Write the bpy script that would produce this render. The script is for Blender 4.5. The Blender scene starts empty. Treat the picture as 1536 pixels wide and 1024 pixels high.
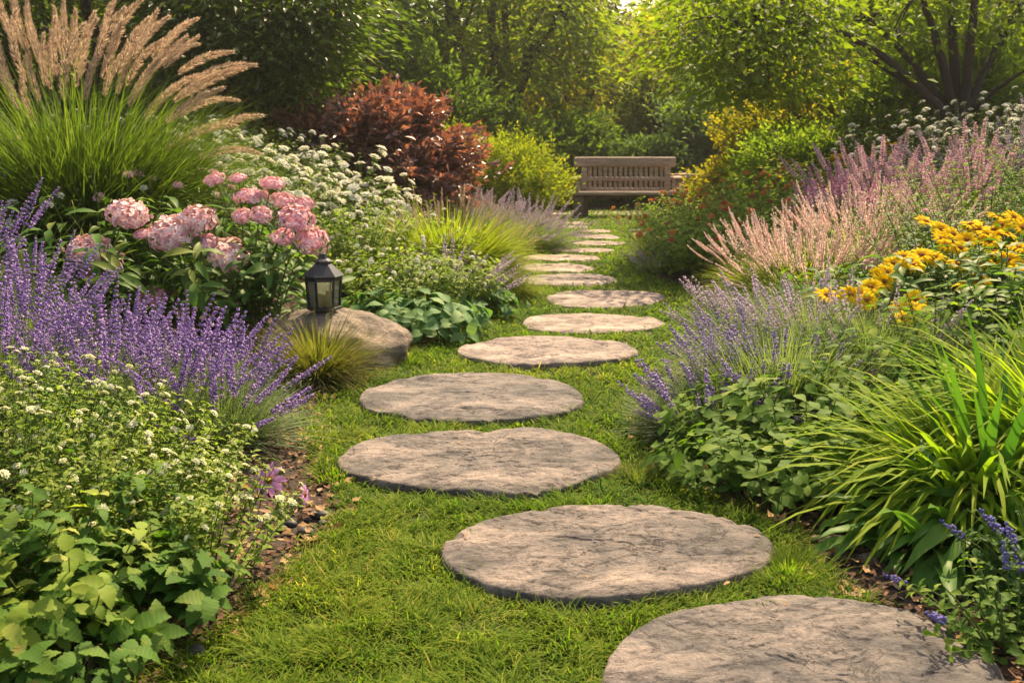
import bpy, math, random
import numpy as np
from mathutils import Vector, Matrix, Euler

# ------------------------------------------------------------------ camera, world, sun, exposure
SC = bpy.context.scene
COL = SC.collection
F = 1500.0; CAMH = 1.10; TH = math.atan(287.0 / F)
cam_d = bpy.data.cameras.new('camera'); cam = bpy.data.objects.new('camera', cam_d); COL.objects.link(cam)
cam.location = (0, 0, CAMH); cam.rotation_euler = (math.pi / 2 - TH, 0, 0)
cam_d.sensor_width = 36; cam_d.lens = 36 * F / 1536; cam_d.clip_start = 0.05; cam_d.clip_end = 600
cam_d.dof.use_dof = True; cam_d.dof.focus_distance = 3.3; cam_d.dof.aperture_fstop = 8.0
SC.camera = cam
SUN_EL, SUN_AZ = math.radians(51), math.radians(22)      # azimuth measured from +Y (away from camera) to the right
w = bpy.data.worlds.new('World'); SC.world = w; w.use_nodes = True
wn = w.node_tree.nodes; wl = w.node_tree.links
bg = wn['Background']; sky = wn.new('ShaderNodeTexSky'); sky.sky_type = 'NISHITA'; sky.sun_disc = False
sky.sun_elevation = SUN_EL; sky.sun_rotation = SUN_AZ; sky.dust_density = 3.0; sky.air_density = 1.0; sky.ozone_density = 0.6
wm = wn.new('ShaderNodeMix'); wm.data_type = 'RGBA'; wm.blend_type = 'MULTIPLY'; wm.inputs[0].default_value = 1.0
wl.new(sky.outputs[0], wm.inputs[6]); wm.inputs[7].default_value = (1.0, 0.86, 0.70, 1)
wl.new(wm.outputs[2], bg.inputs[0]); bg.inputs[1].default_value = 0.14
sl = bpy.data.lights.new('sun', 'SUN'); sun = bpy.data.objects.new('sun', sl); COL.objects.link(sun)
sl.energy = 5.0; sl.angle = math.radians(0.6); sl.color = (1.0, 0.79, 0.50)
sdir = Vector((math.sin(SUN_AZ) * math.cos(SUN_EL), math.cos(SUN_AZ) * math.cos(SUN_EL), math.sin(SUN_EL)))
sun.rotation_euler = sdir.to_track_quat('Z', 'Y').to_euler(); sun.location = sdir * 50
SC.view_settings.view_transform = 'Standard'; SC.view_settings.look = 'None'
SC.view_settings.exposure = 1.29; SC.view_settings.gamma = 1.0
cy = SC.cycles; cy.use_denoising = True; cy.max_bounces = 7; cy.diffuse_bounces = 3; cy.transmission_bounces = 4
cy.glossy_bounces = 2; cy.transparent_max_bounces = 8; cy.sample_clamp_indirect = 4.0; cy.caustics_reflective = False
cy.caustics_refractive = False; cy.volume_bounces = 0
try: cy.denoising_prefilter = 'ACCURATE'
except Exception: pass

# ------------------------------------------------------------------ helpers: projection of the survey points
CT, ST = math.cos(TH), math.sin(TH)
def ray(px, py):
    u = (px - 768) / F; v = (512 - py) / F
    return u, CT + v * ST, -ST + v * CT
def G(px, py, z=0.0):
    u, dy, dz = ray(px, py); t = (z - CAMH) / dz
    return (u * t, dy * t)
def P(px, py, Y):
    u, dy, dz = ray(px, py); t = Y / dy
    return np.array((u * t, Y, CAMH + dz * t))

# ------------------------------------------------------------------ numpy noise
_rp = np.random.RandomState(7); _perm = _rp.permutation(256).astype(int); _perm = np.concatenate([_perm, _perm, _perm])
_grad = _rp.normal(size=(256, 3)); _grad /= np.linalg.norm(_grad, axis=1)[:, None]
def noise(p):
    p = np.asarray(p, float); i = np.floor(p).astype(int); f = p - i; i &= 255
    u = f * f * f * (f * (f * 6 - 15) + 10); r = np.zeros(len(p))
    for a in (0, 1):
        for b in (0, 1):
            for c in (0, 1):
                h = _perm[_perm[_perm[i[:, 0] + a] + i[:, 1] + b] + i[:, 2] + c]
                d = ((f - (a, b, c)) * _grad[h]).sum(1)
                r += d * np.where(a, u[:, 0], 1 - u[:, 0]) * np.where(b, u[:, 1], 1 - u[:, 1]) * np.where(c, u[:, 2], 1 - u[:, 2])
    return r * 1.6
def fbm(p, o=4):
    r = 0; a = 1; p = np.asarray(p, float)
    for k in range(o): r = r + a * noise(p); p = p * 2.03 + 17.1; a *= .5
    return r
def n2(x, y, s=1.0, off=0.0):
    x = np.atleast_1d(np.asarray(x, float)); y = np.atleast_1d(np.asarray(y, float))
    return fbm(np.stack([x * s, y * s, np.full_like(x, off)], 1), 3)

# ------------------------------------------------------------------ mesh builder
class MB:
    def __init__(s): s.v = []; s.q = []; s.t = []; s.r = []; s.tp = []; s.n = 0; s.qm = []; s.tm = []
    def add(s, v, q=None, t=None, rnd=None, tip=None, mi=0):
        v = np.asarray(v, float).reshape(-1, 3); k = len(v)
        if q is not None and len(q): q = np.asarray(q, int).reshape(-1, 4); s.q.append(q + s.n); s.qm.append(np.full(len(q), mi))
        if t is not None and len(t): t = np.asarray(t, int).reshape(-1, 3); s.t.append(t + s.n); s.tm.append(np.full(len(t), mi))
        s.v.append(v); s.r.append(np.full(k, .5) if rnd is None else np.broadcast_to(rnd, (k,)))
        s.tp.append(np.full(k, .5) if tip is None else np.broadcast_to(tip, (k,))); s.n += k
    def mesh(s, name, mats, smooth=True):
        me = bpy.data.meshes.new(name); v = np.concatenate(s.v).astype(np.float32)
        q = np.concatenate(s.q) if s.q else np.zeros((0, 4), int); t = np.concatenate(s.t) if s.t else np.zeros((0, 3), int)
        nl = len(q) * 4 + len(t) * 3
        me.vertices.add(len(v)); me.vertices.foreach_set('co', v.ravel())
        me.loops.add(nl); me.loops.foreach_set('vertex_index', np.concatenate([q.ravel(), t.ravel()]).astype(np.int32))
        me.polygons.add(len(q) + len(t))
        me.polygons.foreach_set('loop_start', np.concatenate([np.arange(len(q)) * 4, len(q) * 4 + np.arange(len(t)) * 3]).astype(np.int32))
        mi = np.concatenate([*(s.qm or [np.zeros(0, int)]), *(s.tm or [np.zeros(0, int)])]).astype(np.int32)
        me.polygons.foreach_set('material_index', mi)
        me.polygons.foreach_set('use_smooth', np.full(len(q) + len(t), smooth))
        a = me.attributes.new('rnd', 'FLOAT', 'POINT'); a.data.foreach_set('value', np.concatenate(s.r).astype(np.float32))
        a = me.attributes.new('tip', 'FLOAT', 'POINT'); a.data.foreach_set('value', np.concatenate(s.tp).astype(np.float32))
        me.update(calc_edges=True)
        for m in (mats if isinstance(mats, (list, tuple)) else [mats]): me.materials.append(m)
        return me
def unit(a): return a / np.maximum(np.linalg.norm(a, axis=-1, keepdims=True), 1e-9)
PR = {'blade': [.55, .9, 1, .85, .55, .03], 'ovate': [.12, .8, 1, .78, .42, .02], 'lance': [.15, .62, .95, .85, .5, .02],
      'petal': [.25, .6, .95, 1, .8, .25], 'k3': [.3, 1, .7, .03], 'obov': [.12, .45, .8, 1, .85, .15],
      'lobed': [.1, .75, .62, 1.0, .82, .95, .6, .62, .3, .03], 'lobed2': [.10, .55, .84, .76, 1.02, .86, .94, .72, .74, .48, .42, .20, .03], 'thin': [1, .8, .04]}
def strips(mb, pos, D, N, L, W, bend, prof, fold=0.0, wave=0.0, rnd=None, mi=0, rng=None):
    pos = np.asarray(pos, float).reshape(-1, 3); n = len(pos)
    if n == 0: return
    D = unit(np.broadcast_to(np.asarray(D, float), (n, 3))); N = np.broadcast_to(np.asarray(N, float), (n, 3))
    N = unit(N - (N * D).sum(1, keepdims=True) * D); S = np.cross(D, N)
    L = np.broadcast_to(L, (n,)).astype(float); W = np.broadcast_to(W, (n,)).astype(float); bend = np.broadcast_to(bend, (n,)).astype(float)
    pr = PR[prof] if isinstance(prof, str) else prof; k = len(pr) - 1
    p = pos.copy(); rows = []; th = np.zeros(n)
    ph = (rng.rand(n) if rng is not None else np.zeros(n)) * 6.28
    for j in range(k + 1):
        th = bend * (j / k) ** 1.3
        T = np.cos(th)[:, None] * D - np.sin(th)[:, None] * N; M = np.sin(th)[:, None] * D + np.cos(th)[:, None] * N
        if j: p = p + T * (L / k)[:, None]
        w_ = (W * pr[j] / 2)[:, None]
        up = M * w_ * fold
        wv = M * (w_ * wave * np.sin(ph + j * 2.1)[:, None]) if wave else 0
        if fold or wave: rows += [p - S * w_ + up + wv, p - (0 if not wave else 0), p + S * w_ + up - wv]
        else: rows += [p - S * w_, p + S * w_]
    c = 3 if (fold or wave) else 2; m = c * (k + 1)
    V = np.stack(rows, 1).reshape(-1, 3); q = []
    for j in range(k):
        for a in range(c - 1): b = j * c + a; q.append((b, b + 1, b + 1 + c, b + c))
    Q = (np.arange(n)[:, None, None] * m + np.array(q)[None]).reshape(-1, 4)
    r = np.repeat(np.random.rand(n) if rnd is None else np.broadcast_to(rnd, (n,)), m)
    tp = np.tile(np.repeat(np.arange(k + 1) / k, c), n)
    mb.add(V, q=Q, rnd=r, tip=tp, mi=mi)
def kites(mb, pos, D, N, L, W, rnd=None, fold=.25, mi=0, tip=None):
    pos = np.asarray(pos, float).reshape(-1, 3); n = len(pos); D = unit(D); N = unit(N - (N * D).sum(1, keepdims=True) * D); S = np.cross(D, N)
    L = np.broadcast_to(L, (n,))[:, None]; W = np.broadcast_to(W, (n,))[:, None]
    V = np.stack([pos, pos + D * L * .42 + S * W * .5 + N * W * fold * .5, pos + D * L - N * L * .15, pos + D * L * .42 - S * W * .5 + N * W * fold * .5], 1).reshape(-1, 3)
    t = (np.arange(n)[:, None, None] * 4 + np.array([(0, 1, 2), (0, 2, 3)])[None]).reshape(-1, 3)
    r = np.repeat(np.random.rand(n) if rnd is None else np.broadcast_to(rnd, (n,)), 4)
    mb.add(V, t=t, rnd=r, tip=np.tile([0, .5, 1, .5], n) if tip is None else np.repeat(np.broadcast_to(tip, (n,)), 4), mi=mi)
def tube(mb, pts, rad, sides=6, rnd=.5, mi=0, cap=True):
    pts = np.asarray(pts, float); n = len(pts); rad = np.broadcast_to(rad, (n,))
    T = unit(np.gradient(pts, axis=0)); ref = np.array((0, 0, 1.)) if abs(T[0, 2]) < .8 else np.array((1., 0, 0))
    A = unit(np.cross(T, ref)); B = np.cross(T, A); a = np.arange(sides) * 2 * math.pi / sides
    V = pts[:, None] + rad[:, None, None] * (np.cos(a)[None, :, None] * A[:, None] + np.sin(a)[None, :, None] * B[:, None])
    q = [(i * sides + j, i * sides + (j + 1) % sides, (i + 1) * sides + (j + 1) % sides, (i + 1) * sides + j) for i in range(n - 1) for j in range(sides)]
    t = [(0, (j + 1) % sides, j) for j in range(1, sides - 1)] + [((n - 1) * sides, (n - 1) * sides + j, (n - 1) * sides + j + 1) for j in range(1, sides - 1)] if cap else None
    mb.add(V.reshape(-1, 3), q=q, t=t, rnd=rnd, tip=np.repeat(np.linspace(0, 1, n), sides), mi=mi)
def tubes(mb, C, r0, r1, sides=3, mi=0):   # C: (n,S,3) many thin stems at once
    n, s, _ = C.shape; T = unit(np.gradient(C, axis=1)); A = unit(np.cross(T, np.array((.3, .9, .1)))); B = np.cross(T, A)
    a = np.arange(sides) * 2 * math.pi / sides; rr = np.linspace(r0, r1, s)[None, :, None, None]
    V = C[:, :, None] + rr * (np.cos(a)[None, None, :, None] * A[:, :, None] + np.sin(a)[None, None, :, None] * B[:, :, None])
    q = np.array([(i * sides + j, i * sides + (j + 1) % sides, (i + 1) * sides + (j + 1) % sides, (i + 1) * sides + j) for i in range(s - 1) for j in range(sides)])
    Q = (np.arange(n)[:, None, None] * s * sides + q[None]).reshape(-1, 4)
    mb.add(V.reshape(-1, 3), q=Q, rnd=np.repeat(np.random.rand(n), s * sides), tip=np.tile(np.repeat(np.linspace(0, 1, s), sides), n), mi=mi)
def stem_curves(rng, n, r0, lean, L, bend, S=6, az=None, bias=None):
    """n stems fanning from a disc; lean grows with distance from the middle"""
    a = rng.rand(n) * 2 * math.pi if az is None else az
    f = np.sqrt(rng.rand(n)); b = np.stack([np.cos(a) * f * r0, np.sin(a) * f * r0, np.zeros(n)], 1)
    a2 = a + rng.normal(0, .25, n); ln = lean * f * (0.75 + .5 * rng.rand(n)); L = np.broadcast_to(L, (n,)) * (.82 + .3 * rng.rand(n)); bd = bend * (.5 + rng.rand(n)) * (.3 + f)
    pts = [b]; p = b
    for k in range(S - 1):
        phi = ln + bd * (k / (S - 1)) ** 1.3
        d = np.stack([np.sin(phi) * np.cos(a2), np.sin(phi) * np.sin(a2), np.cos(phi)], 1)
        if bias is not None: d = unit(d + np.array(bias) * (k / (S - 1)))
        p = p + d * (L / (S - 1))[:, None]; pts.append(p)
    return np.stack(pts, 1)
def on_curve(C, i, t):
    s = C.shape[1] - 1; x = np.clip(t, 0, .9999) * s; k = x.astype(int); f = (x - k)[:, None]
    a = C[i, k]; b = C[i, k + 1]; return a * (1 - f) + b * f, unit(b - a)
def sph(mb, c, r, seg=8, rings=6, rnd=.5, mi=0, tip=.5):
    u = np.arange(seg) * 2 * math.pi / seg; v = np.linspace(0.001, math.pi - .001, rings + 1); r = np.broadcast_to(r, (3,))
    V = np.array([(math.sin(b) * math.cos(a), math.sin(b) * math.sin(a), math.cos(b)) for b in v for a in u]) * r + c
    q = [(i * seg + j, (i + 1) * seg + j, (i + 1) * seg + (j + 1) % seg, i * seg + (j + 1) % seg) for i in range(rings) for j in range(seg)]
    mb.add(V, q=q, rnd=rnd, mi=mi, tip=tip)
OCT = np.array([(1, 0, 0), (0, 1, 0), (-1, 0, 0), (0, -1, 0), (0, 0, 1), (0, 0, -1)], float)
OT = [(0, 1, 4), (1, 2, 4), (2, 3, 4), (3, 0, 4), (1, 0, 5), (2, 1, 5), (3, 2, 5), (0, 3, 5)]
def buds(mb, pos, D, L, W, rnd=None, mi=0, tip=None):   # many little pointed buds
    pos = np.asarray(pos).reshape(-1, 3); n = len(pos); D = unit(np.asarray(D, float)); A = unit(np.cross(D, np.array((.31, .2, .93)) + 1e-3)); B = np.cross(D, A)
    L = np.broadcast_to(L, (n,))[:, None, None]; W = np.broadcast_to(W, (n,))[:, None, None]
    V = pos[:, None] + OCT[None, :, 0:1] * A[:, None] * W / 2 + OCT[None, :, 1:2] * B[:, None] * W / 2 + OCT[None, :, 2:3] * D[:, None] * L / 2
    mb.add(V.reshape(-1, 3), t=(np.arange(n)[:, None, None] * 6 + np.array(OT)[None]).reshape(-1, 3), rnd=np.repeat(np.random.rand(n) if rnd is None else np.broadcast_to(rnd, (n,)), 6),
           tip=None if tip is None else np.repeat(tip, 6), mi=mi)
def box(mb, c, s, rz=0.0, rnd=.5, bev=0.0, mi=0, rx=0.0):
    x, y, z = [k / 2 for k in s]; b = min(bev, x * .9, y * .9, z * .9)
    bm = []
    for sz in (-1, 1):
        for lv in ((z, 1) if sz < 0 else (z - b, 0), (z - b, 0) if sz < 0 else (z, 1)):
            zz, ins = lv; i = b * ins
            bm += [(-x + i, -y + i, sz * zz), (x - i, -y + i, sz * zz), (x - i, y - i, sz * zz), (-x + i, y - i, sz * zz)]
    V = np.array(bm); M = np.array(Euler((rx, 0, rz)).to_matrix()); V = V @ M.T + c
    q = [(3, 2, 1, 0), (12, 13, 14, 15)] + [(k * 4 + j, k * 4 + (j + 1) % 4, (k + 1) * 4 + (j + 1) % 4, (k + 1) * 4 + j) for k in range(3) for j in range(4)]
    mb.add(V, q=q, rnd=rnd, mi=mi)

# ------------------------------------------------------------------ objects
def thing(name, label, cat, loc=(0, 0, 0), group=None, rz=0.0):
    o = bpy.data.objects.new(name, None); COL.objects.link(o); o.location = loc; o.rotation_euler = (0, 0, rz); o.empty_display_size = .1
    o['label'] = label; o['category'] = cat
    if group: o['group'] = group
    return o
def obj(name, me, parent=None, loc=(0, 0, 0), rot=None, sc=None):
    o = bpy.data.objects.new(name, me); COL.objects.link(o); o.location = loc
    if rot is not None:
        if len(rot) == 4: o.rotation_mode = 'QUATERNION'; o.rotation_quaternion = rot
        else: o.rotation_euler = rot
    if sc is not None: o.scale = (sc, sc, sc) if np.isscalar(sc) else sc
    if parent: o.parent = parent
    return o
def tag(o, label, cat, group=None):
    o['label'] = label; o['category'] = cat
    if group: o['group'] = group
    return o
def kind(o, k, label=None):
    o['kind'] = k
    if label: o['label'] = label
    return o
def aim(d, roll=0.0):
    q = Vector(d).normalized().to_track_quat('Z', 'Y')
    from mathutils import Quaternion
    return q @ Quaternion((0, 0, 1), roll)

# ------------------------------------------------------------------ materials
def mat(name): m = bpy.data.materials.new(name); m.use_nodes = True; return m, m.node_tree.nodes, m.node_tree.links, m.node_tree.nodes['Principled BSDF']
def attr(n, name): a = n.new('ShaderNodeAttribute'); a.attribute_name = name; return a.outputs['Fac']
def ramp(n, l, src, stops, interp='LINEAR'):
    r = n.new('ShaderNodeValToRGB'); r.color_ramp.interpolation = interp; e = r.color_ramp.elements
    while len(e) < len(stops): e.new(.5)
    for k, (p, c) in enumerate(stops): e[k].position = p; e[k].color = (*c, 1)
    l.new(src, r.inputs[0]); return r.outputs[0]
def mixc(n, l, f, a, b, mode='MIX'):
    m = n.new('ShaderNodeMix'); m.data_type = 'RGBA'; m.blend_type = mode
    for s, v in ((0, f), (6, a), (7, b)):
        if isinstance(v, (int, float)): m.inputs[s].default_value = v
        elif isinstance(v, tuple): m.inputs[s].default_value = (*v, 1)
        else: l.new(v, m.inputs[s])
    return m.outputs[2]
def leafm(name, c1, c2, tr=.42, rough=.5, base=None, tipc=None, tcol=(1.5, 1.7, .55), spec=.09, c3=None, veins=0):
    """leaf: colour varies leaf to leaf, light comes through it"""
    m, n, l, b = mat(name)
    st = [(0, c1), (1, c2)] if c3 is None else [(0, c1), (.72, c2), (1, c3)]
    c = ramp(n, l, attr(n, 'rnd'), st)
    if veins:
        s_ = n.new('ShaderNodeMath'); s_.operation = 'MULTIPLY'; l.new(attr(n, 'tip'), s_.inputs[0]); s_.inputs[1].default_value = veins
        s2 = n.new('ShaderNodeMath'); s2.operation = 'SINE'; l.new(s_.outputs[0], s2.inputs[0]); c = mixc(n, l, 1.0, c, ramp(n, l, s2.outputs[0], [(.0, (.90, .92, .88)), (.85, (1.0, 1.0, 1.0)), (1.0, (1.25, 1.2, 1.1))]), 'MULTIPLY')
        tn = n.new('ShaderNodeTexNoise'); tn.inputs['Scale'].default_value = 22; tn.inputs['Detail'].default_value = 3; l.new(n.new('ShaderNodeTexCoord').outputs['Object'], tn.inputs['Vector'])
        c = mixc(n, l, ramp(n, l, tn.outputs[0], [(.66, (0,) * 3), (.72, (.7,) * 3)]), c, (.22, .17, .05))
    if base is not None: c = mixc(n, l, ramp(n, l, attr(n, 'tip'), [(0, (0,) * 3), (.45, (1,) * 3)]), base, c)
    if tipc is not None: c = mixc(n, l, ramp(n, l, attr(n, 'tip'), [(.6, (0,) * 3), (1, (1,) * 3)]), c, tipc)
    l.new(c, b.inputs['Base Color']); b.inputs['Roughness'].default_value = rough + .12; b.inputs['Specular IOR Level'].default_value = spec
    t = n.new('ShaderNodeBsdfTranslucent'); l.new(mixc(n, l, 1.0, c, tcol, 'MULTIPLY'), t.inputs[0])
    mx = n.new('ShaderNodeMixShader'); mx.inputs[0].default_value = tr; l.new(b.outputs[0], mx.inputs[1]); l.new(t.outputs[0], mx.inputs[2])
    l.new(mx.outputs[0], n['Material Output'].inputs[0]); return m
W1 = (1.15, 1.05, .95)
M = {
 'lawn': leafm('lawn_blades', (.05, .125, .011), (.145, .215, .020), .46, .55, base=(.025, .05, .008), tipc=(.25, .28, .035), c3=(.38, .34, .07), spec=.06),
 'grassdark': leafm('tall_grass', (.05, .09, .015), (.12, .17, .03), .40, .4, c3=(.20, .21, .05)),
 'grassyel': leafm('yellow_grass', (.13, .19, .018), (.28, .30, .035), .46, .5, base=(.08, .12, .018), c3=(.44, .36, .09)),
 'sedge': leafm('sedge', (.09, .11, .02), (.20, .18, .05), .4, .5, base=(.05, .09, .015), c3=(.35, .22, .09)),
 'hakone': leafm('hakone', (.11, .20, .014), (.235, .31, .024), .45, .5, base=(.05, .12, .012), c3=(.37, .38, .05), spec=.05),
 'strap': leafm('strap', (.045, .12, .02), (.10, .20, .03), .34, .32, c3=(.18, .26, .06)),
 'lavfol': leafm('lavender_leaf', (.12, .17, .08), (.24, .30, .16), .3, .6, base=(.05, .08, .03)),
 'lavfol2': leafm('silver_leaf', (.15, .20, .09), (.30, .35, .18), .3, .6, base=(.06, .09, .04)),
 'lav': leafm('lavender_bloom', (.20, .11, .38), (.44, .29, .66), .3, .6, tcol=W1, c3=(.68, .53, .82)),
 'lavpale': leafm('pale_lavender', (.50, .42, .58), (.72, .64, .76), .45, .6, tcol=W1),
 'lavdark': leafm('dark_lavender', (.26, .18, .46), (.52, .40, .70), .3, .6, tcol=W1),
 'salvia': leafm('blue_bloom', (.14, .13, .42), (.30, .26, .62), .3, .5, tcol=W1),
 'leaftooth': leafm('leaf_tooth', (.035, .09, .016), (.085, .165, .026), .38, .5, c3=(.16, .22, .045), veins=48),
 'leafmid': leafm('leaf_mid', (.05, .11, .018), (.11, .19, .028), .42, .5, c3=(.22, .28, .05)),
 'leafdark': leafm('leaf_dark', (.028, .07, .018), (.06, .12, .03), .3, .38, c3=(.09, .15, .04)),
 'leafpink': leafm('leaf_pink', (.045, .10, .02), (.09, .17, .035), .38, .36, c3=(.18, .22, .05)),
 'leaflime': leafm('leaf_lime', (.10, .17, .02), (.20, .27, .04), .42, .45, c3=(.32, .34, .08)),
 'leafgrey': leafm('leaf_grey', (.10, .15, .07), (.19, .25, .13), .35, .5),
 'hosta': leafm('hosta', (.05, .13, .045), (.12, .22, .08), .34, .45, c3=(.20, .30, .12), veins=30),
 'copper': leafm('copper_leaf', (.10, .052, .05), (.22, .115, .092), .38, .22, tcol=(1.5, 1.0, .6), c3=(.42, .25, .18), spec=.6),
 'tree1': leafm('tree_green', (.065, .12, .015), (.15, .20, .022), .54, .42, tcol=(1.7, 1.8, .35), c3=(.22, .24, .03)),
 'treedark': leafm('tree_dark', (.05, .095, .018), (.105, .155, .026), .48, .45, c3=(.18, .23, .035)),
 'treegold': leafm('tree_gold', (.13, .165, .02), (.24, .26, .03), .55, .45, tcol=(1.85, 1.75, .4), c3=(.33, .31, .045)),
 'treefar': leafm('tree_far', (.08, .11, .035), (.16, .19, .05), .5, .5, tcol=(1.6, 1.6, .5)),
 'treeleft': leafm('tree_left', (.03, .065, .012), (.07, .11, .016), .46, .30, tcol=(1.9, 2.0, .4), c3=(.20, .23, .03), spec=.35),
 'goldgreen': leafm('gold_green', (.09, .17, .025), (.19, .27, .04), .46, .45, tcol=(1.6, 1.7, .45), c3=(.32, .36, .07)),
 'goldshrub': leafm('gold_shrub', (.12, .15, .018), (.26, .25, .03), .46, .42, tcol=(1.7, 1.6, .35), c3=(.40, .32, .06)),
 'limeshrub': leafm('lime_shrub', (.12, .18, .015), (.24, .28, .025), .46, .45, tcol=(1.5, 1.6, .35), c3=(.42, .34, .03)),
 'bluegreen': leafm('blue_green', (.055, .10, .035), (.12, .175, .06), .34, .5),
 'plume': leafm('plume', (.42, .30, .21), (.60, .46, .34), .45, .6, tcol=(1.1, 1.06, .97), c3=(.76, .62, .48)),
 'pinkplume': leafm('pink_plume', (.84, .56, .56), (.88, .72, .68), .5, .6, tcol=(1.1, 1.08, 1.02), c3=(.90, .84, .70)),
 'mauve': leafm('mauve', (.66, .46, .56), (.80, .62, .70), .5, .6, tcol=W1, c3=(.84, .72, .74)),
 'magenta': leafm('magenta', (.64, .30, .50), (.78, .48, .66), .4, .6, tcol=W1),
 'pink': leafm('pink_petal', (.60, .30, .31), (.86, .62, .61), .2, .5, tcol=(1.1, 1.05, 1.05), c3=(.88, .74, .70)),
 'hotpink': leafm('hot_pink', (.66, .30, .36), (.88, .64, .66), .22, .5, tcol=(1.1, 1.05, 1.05)),
 'daisy': leafm('mauve_petal', (.55, .24, .56), (.68, .36, .66), .38, .45, tcol=W1),
 'white': leafm('white_bloom', (.62, .62, .50), (.80, .78, .68), .35, .6, tcol=(1, 1, .95)),
 'cream': leafm('cream_bloom', (.58, .60, .36), (.76, .76, .55), .35, .6, tcol=(1, 1, .9)),
 'yellow': leafm('yellow_petal', (.72, .45, .002), (.80, .58, .006), .35, .6, tcol=(1.05, 1.05, .8), base=(.50, .22, .002), spec=.02),
 'yelcone': leafm('yellow_cone', (.20, .07, .012), (.38, .16, .02), .1, .7),
 'orange': leafm('orange_bloom', (.52, .15, .05), (.66, .32, .10), .35, .5, tcol=W1),
 'red': leafm('red_bloom', (.38, .07, .05), (.52, .16, .11), .35, .5, tcol=W1),
 'stem': leafm('stem', (.08, .12, .03), (.14, .18, .05), .1, .6),
 'chip': leafm('bark_chip', (.055, .032, .022), (.17, .10, .065), .02, .85, c3=(.30, .20, .13)),
 'dryleaf': leafm('dry_leaf', (.28, .16, .07), (.46, .31, .17), .25, .7, tcol=(1.2, 1, .7), c3=(.38, .34, .10)),
}
def coords(n): return n.new('ShaderNodeTexCoord').outputs['Object']
def tex(n, l, v, scale, detail=5, rough=.6, dist=0.0, sc3=None, kind='N'):
    if sc3: mp = n.new('ShaderNodeMapping'); mp.inputs['Scale'].default_value = sc3; l.new(v, mp.inputs[0]); v = mp.outputs[0]
    if kind == 'N': t = n.new('ShaderNodeTexNoise'); t.inputs['Detail'].default_value = detail; t.inputs['Roughness'].default_value = rough; t.inputs['Distortion'].default_value = dist
    else: t = n.new('ShaderNodeTexVoronoi')
    t.inputs['Scale'].default_value = scale; l.new(v, t.inputs['Vector']); return t.outputs[0]
def bump(n, l, b, h, s, d): k = n.new('ShaderNodeBump'); k.inputs['Strength'].default_value = s; k.inputs['Distance'].default_value = d; l.new(h, k.inputs['Height']); l.new(k.outputs[0], b.inputs['Normal']); return k
def stone_mat(name, A, B, C, sc=1.0):
    m, n, l, b = mat(name); v = coords(n)
    big = tex(n, l, v, 2.6 * sc, 6, .6, .8, (.8, 1.5, 1)); fine = tex(n, l, v, 11 * sc, 10, .74, .5, (.85, 1.35, 2)); grain = tex(n, l, v, 130 * sc, 4, .6)
    c = ramp(n, l, big, [(.36, A), (.48, B), (.62, C)]); c2 = ramp(n, l, fine, [(.32, (.30, .29, .31)), (.42, (.66, .65, .66)), (.52, (1.0, .97, .95)), (.7, (1.25, 1.17, 1.08))])
    c = mixc(n, l, 1.0, c, c2, 'MULTIPLY'); pit = tex(n, l, v, 38 * sc, 6, .7, .6, (.6, 1.3, 1)); c = mixc(n, l, 1.0, c, ramp(n, l, pit, [(.30, (.38, .37, .39)), (.40, (.85, .85, .85)), (.55, (1.0, 1.0, 1.0)), (.72, (1.18, 1.14, 1.1))]), 'MULTIPLY')
    c = mixc(n, l, .8, c, ramp(n, l, grain, [(.3, (.72, .72, .72)), (.7, (1.2, 1.2, 1.2))]), 'MULTIPLY')
    oi = n.new('ShaderNodeObjectInfo'); c = mixc(n, l, 1.0, c, ramp(n, l, oi.outputs['Random'], [(0, (.82, .83, .86)), (.5, (1.0, .98, .96)), (1, (1.14, 1.06, 1.0))]), 'MULTIPLY')
    rd = tex(n, l, v, 2.6 * sc, 9, .66, 1.2, (1.0, 1.5, 1)); c = mixc(n, l, 1.0, c, ramp(n, l, rd, [(.488, (1.0,) * 3), (.498, (.38, .37, .38)), (.502, (.38, .37, .38)), (.512, (1.0,) * 3)]), 'MULTIPLY')
    l.new(c, b.inputs['Base Color']); b.inputs['Roughness'].default_value = .82; b.inputs['Specular IOR Level'].default_value = .3
    a = n.new('ShaderNodeMath'); a.operation = 'MULTIPLY_ADD'; l.new(grain, a.inputs[0]); a.inputs[1].default_value = .18; l.new(fine, a.inputs[2])
    bump(n, l, b, a.outputs[0], 1.0, .022); return m
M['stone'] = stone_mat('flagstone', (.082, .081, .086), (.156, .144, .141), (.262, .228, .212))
M['stonesunlit'] = stone_mat('sunlit_flagstone', (.20, .165, .152), (.30, .245, .222), (.42, .345, .305))  # lighter flagstone copy: sunlight on the farther stones put into the colour
M['boulder'] = stone_mat('boulder', (.13, .11, .095), (.225, .185, .155), (.32, .265, .215), 1.3)
def soil_mat():
    m, n, l, b = mat('soil'); v = coords(n); f = tex(n, l, v, 60, 8, .7); g = tex(n, l, v, 28, kind='V')
    c = ramp(n, l, f, [(.3, (.018, .012, .009)), (.55, (.06, .038, .026)), (.75, (.15, .095, .06))]); l.new(c, b.inputs['Base Color'])
    b.inputs['Roughness'].default_value = .95; bump(n, l, b, f, 1.0, .03); return m
def turf_mat():
    m, n, l, b = mat('turf'); v = coords(n); f = tex(n, l, v, 30, 8, .7)
    c = ramp(n, l, f, [(.3, (.018, .026, .006)), (.55, (.04, .055, .010)), (.75, (.08, .09, .02))]); l.new(c, b.inputs['Base Color'])
    b.inputs['Roughness'].default_value = .9; bump(n, l, b, f, 1.0, .03); return m
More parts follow.
